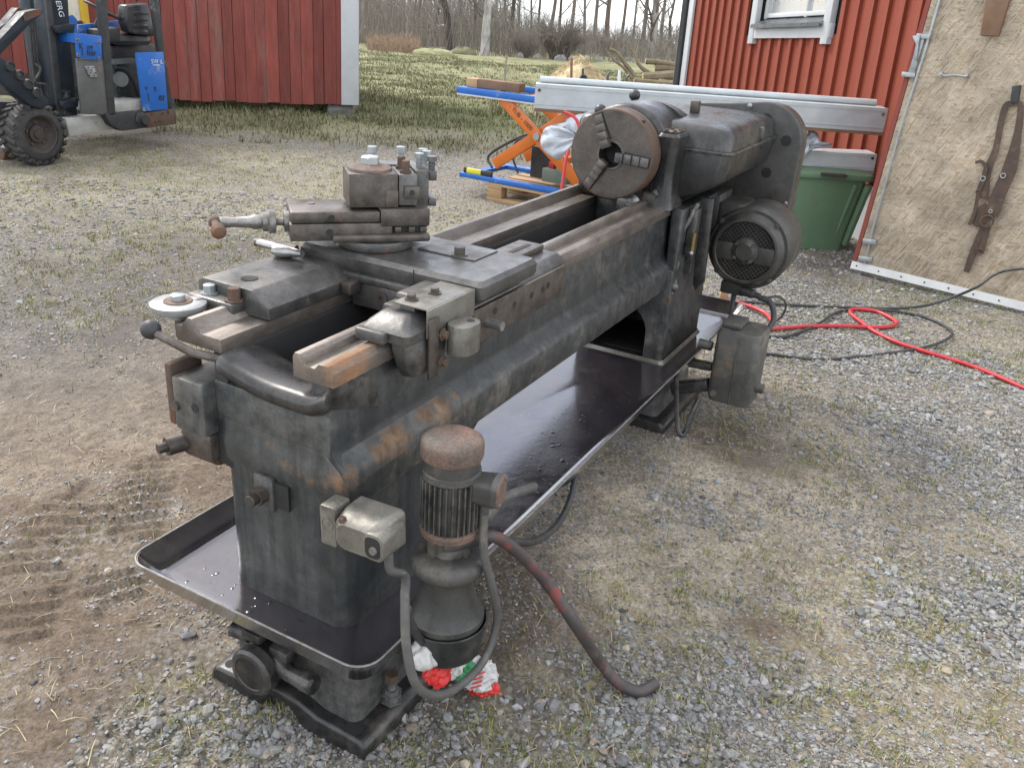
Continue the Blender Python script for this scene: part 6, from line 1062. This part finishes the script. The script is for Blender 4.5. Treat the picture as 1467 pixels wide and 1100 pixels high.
for t in (.7, 2.4, 4.0, 5.6): P_(MB().bolt((2.349, my+.045*math.cos(t), mz+.045*math.sin(t)), (-1, 0, 0), .007, .01), 'bolt', M_STEELG, 0, mot)
for t in (.7, 2.3, 3.9, 5.5): P_(MB().bolt((2.392, my+.158*math.cos(t), mz+.158*math.sin(t)), (-1, 0, 0), .009, .012), 'bolt', M_STEELG, 0, mot)
P_(MB().loft([(2.42, 2.62, my+.02, my+.16, .70, .02), (2.42, 2.62, my+.05, my+.17, .90, .03)]), 'motor_mount', M_MOT, 0, mot); P_(MB().bb(2.42, 2.60, -.07, .02, .80, .93), 'mount_arm', M_MOT, .01, mot); P_(MB().bb(2.40, 2.52, my-.02, my+.09, .52, .575), 'terminal_box', M_MOT, .01, mot)
P_(MB().rev((2.40, my-.01, .55), (-.2, -1, -.1), [(0, .022), (.05, .02), (.055, .014), (.08, .012)], 14), 'cable_gland', M_MOT, 0, mot); P_(MB().tube([(2.385, my-.085, .54), (2.37, my-.14, .53), (2.34, my-.17, .47), (2.28, my-.15, .42), (2.23, my-.11, .405)], .0125, 10, smooth=6), 'motor_cable', M_HOSE_BLK, 0, mot); P_(MB().tube([(2.43, my+.03, .52), (2.38, my+.02, .46), (2.33, my-.0, .42)], .011, 8, smooth=4), 'motor_cable', M_HOSE_BLK, 0, mot)
# --- levers and swing bar at the headstock front
wb_ = MB().poly3([onx(*q_, 2.16) for q_ in ((1004, 283), (1022, 285), (1008, 405), (996, 416), (992, 408), (998, 340))], (.02, 0, 0)).build('swing_bar', M_HEAD, lt_, bev=.003)
P_(MB().tube([onx(1000, 292, 2.08), onx(985, 320, 2.05), onx(968, 345, 2.03)], .010, 10), 'lever_rod', M_STEELG, 0, wb_); P_(MB().tube([onx(966, 346, 2.03), onx(961, 358, 2.02), onx(968, 378, 2.02), onx(964, 395, 2.02), onx(966, 412, 2.02)], [.013, .014, .015, .013, .014], 10, smooth=5), 'control_lever', M_STEELG, 0, wb_); P_(MB().ball(onx(967, 346, 2.02), .015), 'joint', M_STEELG, 0, wb_, ang=180); P_(MB().ball(onx(965, 411, 2.0), .019), 'joint', M_STEELG, 0, wb_, ang=180); P_(MB().ball(onx(961, 421, 2.0), .011), 'joint', M_STEELG, 0, wb_, ang=180)
P_(MB().tube([onx(995, 334, 2.06), onx(990, 365, 2.06)], .008, 8), 'oil_gauge', mat('brass', (.30, .21, .08), rough=.35, metal=.7, bump=0), 0, wb_); P_(MB().tube([onx(978, 361, 2.1), onx(990, 363, 2.02)], .006, 8), 'pin', M_BRIGHT, 0, wb_); P_(MB().ball(onx(990, 363, 2.01), .009), 'pin_ball', M_BRIGHT, 0, wb_, ang=180); P_(MB().bb(2.06, 2.12, -.085, -.052, .74, .93), 'lever_plate', M_HEAD, .006, wb_); P_(MB().poly3([onx(*q_, 2.10) for q_ in ((975, 300), (985, 300), (993, 352), (988, 392), (975, 392))], (.03, 0, 0)), 'lever_plate', M_HEAD, .004, wb_)
# --- electric control box
eb0 = np.array([2.06, -.225, .17]); EB = MB(); EB.loft([(2.07, 2.25, -.405, -.235, .165, .03), (2.065, 2.255, -.41, -.23, .19, .03), (2.065, 2.255, -.41, -.23, .455, .03), (2.075, 2.245, -.40, -.24, .475, .03)]); ebx = P_(EB, 'control_box', M_BOXG, 0)
P_(MB().bb(2.06, 2.26, -.33, -.325, .17, .46), 'seam', M_BOXG, .002, ebx); P_(MB().bb(2.10, 2.22, -.32, -.24, .4755, .50), 'cable_entry', M_BOXG, .008, ebx); P_(MB().rev((2.15, -.41, .235), (0, -1, 0), [(0, .02), (.03, .02), (.032, .016)], 14), 'gland', M_BOXG, 0, ebx); P_(MB().rev((2.063, -.26, .20), (-1, 0, 0), [(0, .014), (.005, .012)], 12), 'screw', M_BOXG, 0, ebx)
P_(MB().bar((2.12, -.225, .29), (2.12, -.06, .28), .04, .03), 'bracket_arm', M_HEAD, .003, ebx); P_(MB().bar((2.12, -.225, .21), (2.12, -.07, .15), .05, .05), 'bracket_arm', M_HEAD, .006, ebx); P_(MB().cyl((2.06, -.225, .40), (2.06, -.17, .40), .02, n=12), 'cable_gland', M_HEAD, 0, ebx)
P_(MB().tube([(2.06, -.10, .22), (2.0, -.14, .10), (1.97, -.17, .03), (1.99, -.19, .03), (2.02, -.20, .12), (2.05, -.21, .17)], .011, 8, smooth=5), 'conduit', M_HEAD, 0, ebx)
# --- switch box on the near corner
sbo = onx(520, 757, -.055); sax = nunit(onx(575, 775, -.06)-onx(490, 745, -.06)); sup = nunit(np.cross((1, 0, 0), sax)); sup = sup if sup[2] > 0 else -sup
def SP(p): return sbo+sax*p[0]+sup*p[1]+np.array([-1., 0, 0])*p[2]
sb = MB().loft([(-.045, .072, -.042, .042, -.045, .012), (-.045, .072, -.042, .042, .0, .014), (-.04, .066, -.036, .036, .035, .02), (-.03, .055, -.028, .028, .045, .02)], M=SP); swb_ = P_(sb, 'switch_box', M_ALUO, 0)
P_(MB().loft([(-.085, -.0455, -.046, .046, -.02, .006), (-.085, -.0455, -.046, .046, .03, .006)], M=SP), 'cover', M_ALUO, .003, swb_); P_(MB().rev(SP((-.066, .005, .0302)), (-1, 0, 0), [(-.0005, .016), (.0012, .016), (.0012, .013), (-.0005, .013)], 18, False), 'emblem_ring', M_ALUO, 0, swb_); P_(MB().rev(SP((-.066, .005, .0302)), (-1, 0, 0), [(0, .006), (.0012, .006)], 12), 'emblem_dot', M_ALUO, 0, swb_)
P_(MB().loft([(.035, .082, -.030, .030, -.03, .014), (.035, .084, -.030, .030, .046, .016)], M=SP), 'plug_collar', M_ALUO, .003, swb_); P_(MB().loft([(.041, .077, -.023, .023, .0465, .012), (.041, .077, -.023, .023, .0472, .012)], M=SP), 'socket', M_DARKIN, 0, swb_); P_(MB().rev(SP((.062, -.004, .0474)), (-1, 0, 0), [(0, .009), (.005, .008)], 12), 'screw', M_ALUO, 0, swb_); P_(MB().bolt(SP((-.02, .033, .034)), (-1, 0, 0), .007, .008), 'bolt', M_RUST, 0, swb_)
# --- pump bracket
pc = np.array([.128, -.205, 0]); pb = MB(); ring_o = [(pc[0]+.092*math.cos(t), pc[1]+.092*math.sin(t)) for t in np.linspace(0, 2*math.pi, 40, endpoint=False)]
pb.rev((pc[0], pc[1], .258), (0, 0, 1), [(0, .0), (0, .070), (.012, .082), (.09, .094), (.094, .096), (.094, .091), (.088, .089), (.02, .076), (.018, .0)], 44, cap=False); pbk = P_(pb, 'pump_cup', M_CAST, 0, ang=40); P_(MB().bb(.09, .17, -.16, -.03, .21, .285), 'bracket_web', M_CAST, .008, pbk)
# ================================================================ COOLANT PUMP
pm = thing('coolant_pump', 'upright coolant pump with finned motor and rusty cap sitting in its cup', 'pump', (pc[0], pc[1], .28))
def PZ(prof, name, m, par=None, n=40, cap=True, ang=40): return MB().rev((pc[0], pc[1], 0), (0, 0, 1), prof, n, cap).build(name, m, par or pm, ang=ang)
PZ([(.278, .060), (.345, .080), (.352, .086), (.366, .086), (.372, .080), (.40, .066), (.45, .058), (.47, .057), (.476, .060), (.482, .074), (.492, .082), (.505, .084), (.518, .080), (.526, .068), (.530, .046)], 'pump_body', M_PUMPP)
nk = PZ([(.528, .040), (.575, .038)], 'neck', M_PUMPP)
for t in (.6, 2.7, 4.8): MB().box((pc[0]+.038*math.cos(t), pc[1]+.038*math.sin(t), .556), (.022, .022, .06), np.array([[math.cos(t), -math.sin(t), 0], [math.sin(t), math.cos(t), 0], [0, 0, 1]])).build('neck_rib', M_PUMPP, pm, bev=.003)
fln = PZ([(.578, .056), (.582, .064), (.594, .065), (.600, .060)], 'flange', M_RUSTCAP); mbdy = PZ([(.598, .053), (.715, .053)], 'motor_body', M_PUMPP)
for k in range(30):
    t = 2*math.pi*k/30; c_, s_ = math.cos(t), math.sin(t); MB().box((pc[0]+.058*c_, pc[1]+.058*s_, .660), (.014, .0032, .118), np.array([[c_, -s_, 0], [s_, c_, 0], [0, 0, 1]])).build('fin', M_PUMPP, mbdy, bev=.001, seg=1)
PZ([(.718, .060), (.722, .064), (.735, .063), (.737, .060), (.775, .060)], 'end_shield', M_RUSTCAP if 0 else M_PUMPP); PZ([(.766, .0645), (.772, .0665), (.794, .0665), (.802, .0645), (.807, .058), (.8095, .046), (.811, .025), (.8112, .002)], 'cap', M_RUSTCAP)
tv = onz(685, 700, .70); tdn = nunit(np.array([.25, -1, 0.])); tside = np.array([tdn[1], -tdn[0], 0]); tbc = pc+np.array([0, 0, .70])+tdn*.075
tb_ = MB().loft([(-.030, .030, -.026, .026, -.03, .012), (-.032, .032, -.030, .030, .016, .014), (-.034, .034, -.032, .032, .02, .016), (-.032, .032, -.03, .03, .032, .016)], M=lambda p: tbc+tside*p[0]+np.array([0, 0, p[1]])+tdn*p[2]).build('terminal_box', M_PUMPP, pm); MB().loft([(-.033, .033, -.031, .031, .0325, .016), (-.031, .031, -.029, .029, .038, .016)], M=lambda p: tbc+tside*p[0]+np.array([0, 0, p[1]])+tdn*p[2]).build('cover', M_RUSTCAP, tb_)
for sx, sz in ((-.022, .02), (.022, -.02)): MB().rev(tbc+tside*sx+np.array([0, 0, sz])+tdn*.038, tdn, [(0, .005), (.003, .004)], 8).build('screw', M_STEELG, tb_)
MB().rev(tbc+np.array([0, 0, -.03]), (0, 0, -1), [(0, .012), (.03, .011)], 12).build('gland', M_PUMPP, tb_)
def pxy(x, y, Y): return ony(x, y, Y)
# looping cable from terminal box to the switch box
gl = tbc+np.array([0, 0, -.055]); cpts = [gl, pxy(693, 790, -.29), pxy(705, 840, -.31), pxy(712, 890, -.31), pxy(690, 950, -.31), pxy(640, 993, -.31), pxy(600, 985, -.30), pxy(583, 930, -.27), pxy(580, 860, -.24), pxy(580, 825, -.20), SP((.066, -.075, .0)), SP((.062, -.040, .0)), SP((.060, -.030, .0))]
MB().tube(cpts, .0095, 12, smooth=8).build('cable', mat('grey_cable', (.085, .082, .075), (.055, .054, .05), scale=25, rough=.6, bump=.15, dirt=.2, dirtc=(.14, .125, .10)), pm)
def corr(pts, r, name, m, par, sm=10):
    P = spline(pts, sm); R_ = [r*(1 if i % 2 else .84) for i in range(len(P))]; return MB().tube(P, R_, 12).build(name, m, par)
corr([pxy(583, 870, -.20), pxy(590, 895, -.20), pxy(605, 918, -.20), pxy(630, 925, -.21), pxy(650, 918, -.22)], .010, 'conduit', M_HOSE_BLK, pm, 9)
corr([pxy(826, 675, -.14), pxy(815, 720, -.16), pxy(795, 755, -.18), pxy(765, 775, -.2), pxy(735, 775, -.22), (pxy(700, 770, -.235))], .011, 'conduit', M_HOSE_BLK, pm, 14)
M_HOSER = mat('old_red_hose', (.045, .040, .040), (.062, .050, .048), scale=16, rough=.55, bump=.25, rust=.40, rscale=13, rustc=((.30, .05, .042), (.20, .04, .036)), dirt=.1, dirtc=(.11, .09, .08))
g_end = onz(940, 984, .03)
hp = [pxy(675, 772, -.25), pxy(705, 768, -.28), pxy(735, 785, -.30), pxy(780, 830, -.34), pxy(825, 895, -.42)]; hp += [onz(860, 948, .06), onz(885, 976, .025), onz(915, 990, .020), onz(940, 978, .025)]
MB().tube(hp, [.013, .0145, .0155, .0155, .0155], 14, smooth=7).build('delivery_hose', M_HOSER, pm); MB().rev(hp[0], hp[0]-hp[1], [(-.03, .018), (.0, .018), (.04, .022), (.07, .02)], 14).build('hose_clamp', M_PUMPP, pm)
so2 = pc+np.array([.05, -.03, .60]); s1 = pxy(690, 738, -.26); s2 = pxy(712, 718, -.26); s3 = pxy(765, 697, -.26); spt = MB().tube([pc+np.array([.02, -.02, .54]), s1, s2], [.022, .026, .016], 14).build('outlet_pipe', M_PUMPP, pm); MB().tube([s2, pxy(735, 707, -.26), s3], .0115, 12, smooth=4).build('spout', mat('grey_cable', (.1, .1, .1)), spt)
# ================================================================ BAG, HOSES AND CABLES ON THE GROUND
M_BAGW = mat('bag_white', (.56, .55, .53), (.45, .45, .44), scale=20, rough=.35, bump=.6, bscale=60); M_BAGR = mat('bag_red', (.62, .03, .025), (.5, .02, .02), scale=20, rough=.35, bump=.5, bscale=60); M_BAGG = mat('bag_green', (.03, .22, .08), (.02, .16, .06), scale=20, rough=.35, bump=.5, bscale=60)
bc = ony(645, 950, -.2); bag = thing('plastic_bag', 'crumpled white, red and green plastic bag tied beneath the coolant pump', 'bag', bc)
def crumple(c, r, m, seed, sc3=(1, 1, 1)):
    r = r*1.45
    rnd = np.random.default_rng(seed); bm = bmesh.new(); bmesh.ops.create_icosphere(bm, subdivisions=4, radius=1); ph = rnd.normal(size=(10, 3))*4.; vs = []
    for v in bm.verts:
        p = np.array(v.co); k = 1+.15*sum(abs(math.sin(p @ ph[i]*(.5+.25*i)+i)) for i in range(6))-.48; p = p*k*r*np.array(sc3); vs.append(np.asarray(c)+RT*p[0]+UP*p[1]+FW*p[2])
    fs = [tuple(x.index for x in f.verts) for f in bm.faces]; bm.free(); return MB().add(vs, fs)
def bq(x, y, o=0): return pxy(x, y, -.2)+FW*o
crumple(bq(606, 938), .022, M_BAGW, 1, (1.1, .9, .8)).build('wad', M_BAGW, bag, ang=25); crumple(bq(627, 950, -.03), .024, M_BAGR, 2, (.9, 1.05, .7)).build('wad', M_BAGR, bag, ang=25); crumple(bq(645, 940, -.01), .026, M_BAGW, 3, (.9, 1.1, .8)).build('wad', M_BAGW, bag, ang=25); crumple(bq(664, 952, -.02), .022, M_BAGG, 4, (.75, 1.0, .7)).build('wad', M_BAGG, bag, ang=25); crumple(bq(686, 962, -.02), .030, M_BAGW, 5, (1.0, .9, .7)).build('wad', M_BAGW, bag, ang=25)
crumple(bq(694, 982, -.055), .028, M_BAGR, 6, (1.0, .75, .75)).build('wad', M_BAGR, bag, ang=25); crumple(bq(618, 928, .01), .016, M_BAGW, 7).build('wad', M_BAGW, bag, ang=25)
for i in range(4):
    MB().tube([bq(676+i*2, 972-i*6, -.068), bq(692+i, 967-i*6, -.074), bq(708, 960-i*6, -.066)], .0022, 6, smooth=3).build('red_stripe', M_BAGR, bag)
MB().tube([bq(648, 955, -.02), bq(650, 925, -.01), bq(652, 905, .0)], .004, 6).build('tie', M_BLACK, bag)
def floor_line(pts, z=.012): return [onz(x, y, z) for x, y in pts]
rh = thing('red_hose', 'red rubber hose looping over the gravel beside the gate', 'hose', onz(1200, 450))
MB().tube(floor_line([(1470, 557), (1400, 527), (1330, 505), (1290, 492), (1255, 476), (1232, 460), (1218, 448), (1225, 443), (1255, 446), (1280, 458), (1283, 465), (1262, 469), (1200, 467), (1150, 468), (1110, 471), (1078, 472)])+[onz(1100, 468, .02), onz(1106, 462, .02), onz(1095, 448, .02), onz(1065, 436, .02), onz(1035, 431, .02), onz(1015, 432, .02)], .0115, 12, smooth=7).build('hose', M_HOSE_RED, rh)
c1 = thing('black_cable', 'black power cable coming from the gate side and lying toward the lathe', 'cable', onz(1250, 441))
MB().tube([GP.pt(1467, 368, -.25)+GP.e1*.25, GP.pt(1440, 388, -.30), GP.pt(1400, 411, -.38), onz(1370, 424, .10), onz(1330, 437, .03), onz(1280, 442, .012), onz(1200, 440, .012), onz(1120, 436, .012), onz(1060, 432, .012)], .0085, 10, smooth=6).build('cable', M_HOSE_BLK, c1)
c2 = thing('black_cable', 'black cable lying in a wide loop on gravel under the red hose', 'cable', onz(1200, 510))
MB().tube(floor_line([(1000, 560), (1050, 525), (1090, 507), (1170, 515), (1260, 508), (1330, 496), (1362, 482), (1358, 470), (1330, 456), (1290, 447), (1240, 443), (1200, 447), (1170, 465), (1130, 481), (1100, 482), (1060, 478)], .010), .0085, 10, smooth=6).build('cable', M_HOSE_BLK, c2)
c3 = thing('thin_cable', 'thin black cable arcing off the motor down to the gravel', 'cable', onz(1100, 470)); MB().tube([(2.37, my-.10, .535), pxy(1115, 425, -.35), onz(1126, 437, .22), onz(1118, 455, .06), onz(1095, 468, .010), onz(1060, 470, .012)], .006, 8, smooth=6).build('cable', M_HOSE_BLK, c3)
# small things on the ground
bp_ = onz(588, 300); bo = thing('brick_block', 'small orange brick block with white foot standing behind tool post', 'block', bp_); MB().box(bp_+np.array([0, 0, .11]), (.09, .07, .14), np.array([HR, HF, (0, 0, 1)]).T).build('block', mat('orange_brick', (.42, .19, .10), (.33, .15, .085), rough=.9), bo, bev=.004); MB().box(bp_+np.array([0, 0, .015]), (.095, .075, .05), np.array([HR, HF, (0, 0, 1)]).T).build('foot', M_WHITE, bo, bev=.003)
ws = onz(1036, 432); w_ = thing('wood_wedge', 'pale wooden wedge standing on gravel behind the motor', 'wedge', ws); MB().poly3([ws+HR*.03, ws-HR*.03, ws+np.array([0, 0, .16])-HR*.004, ws+np.array([0, 0, .16])+HR*.008], HF*.03).build('wedge', M_WOOD, w_, bev=.002)
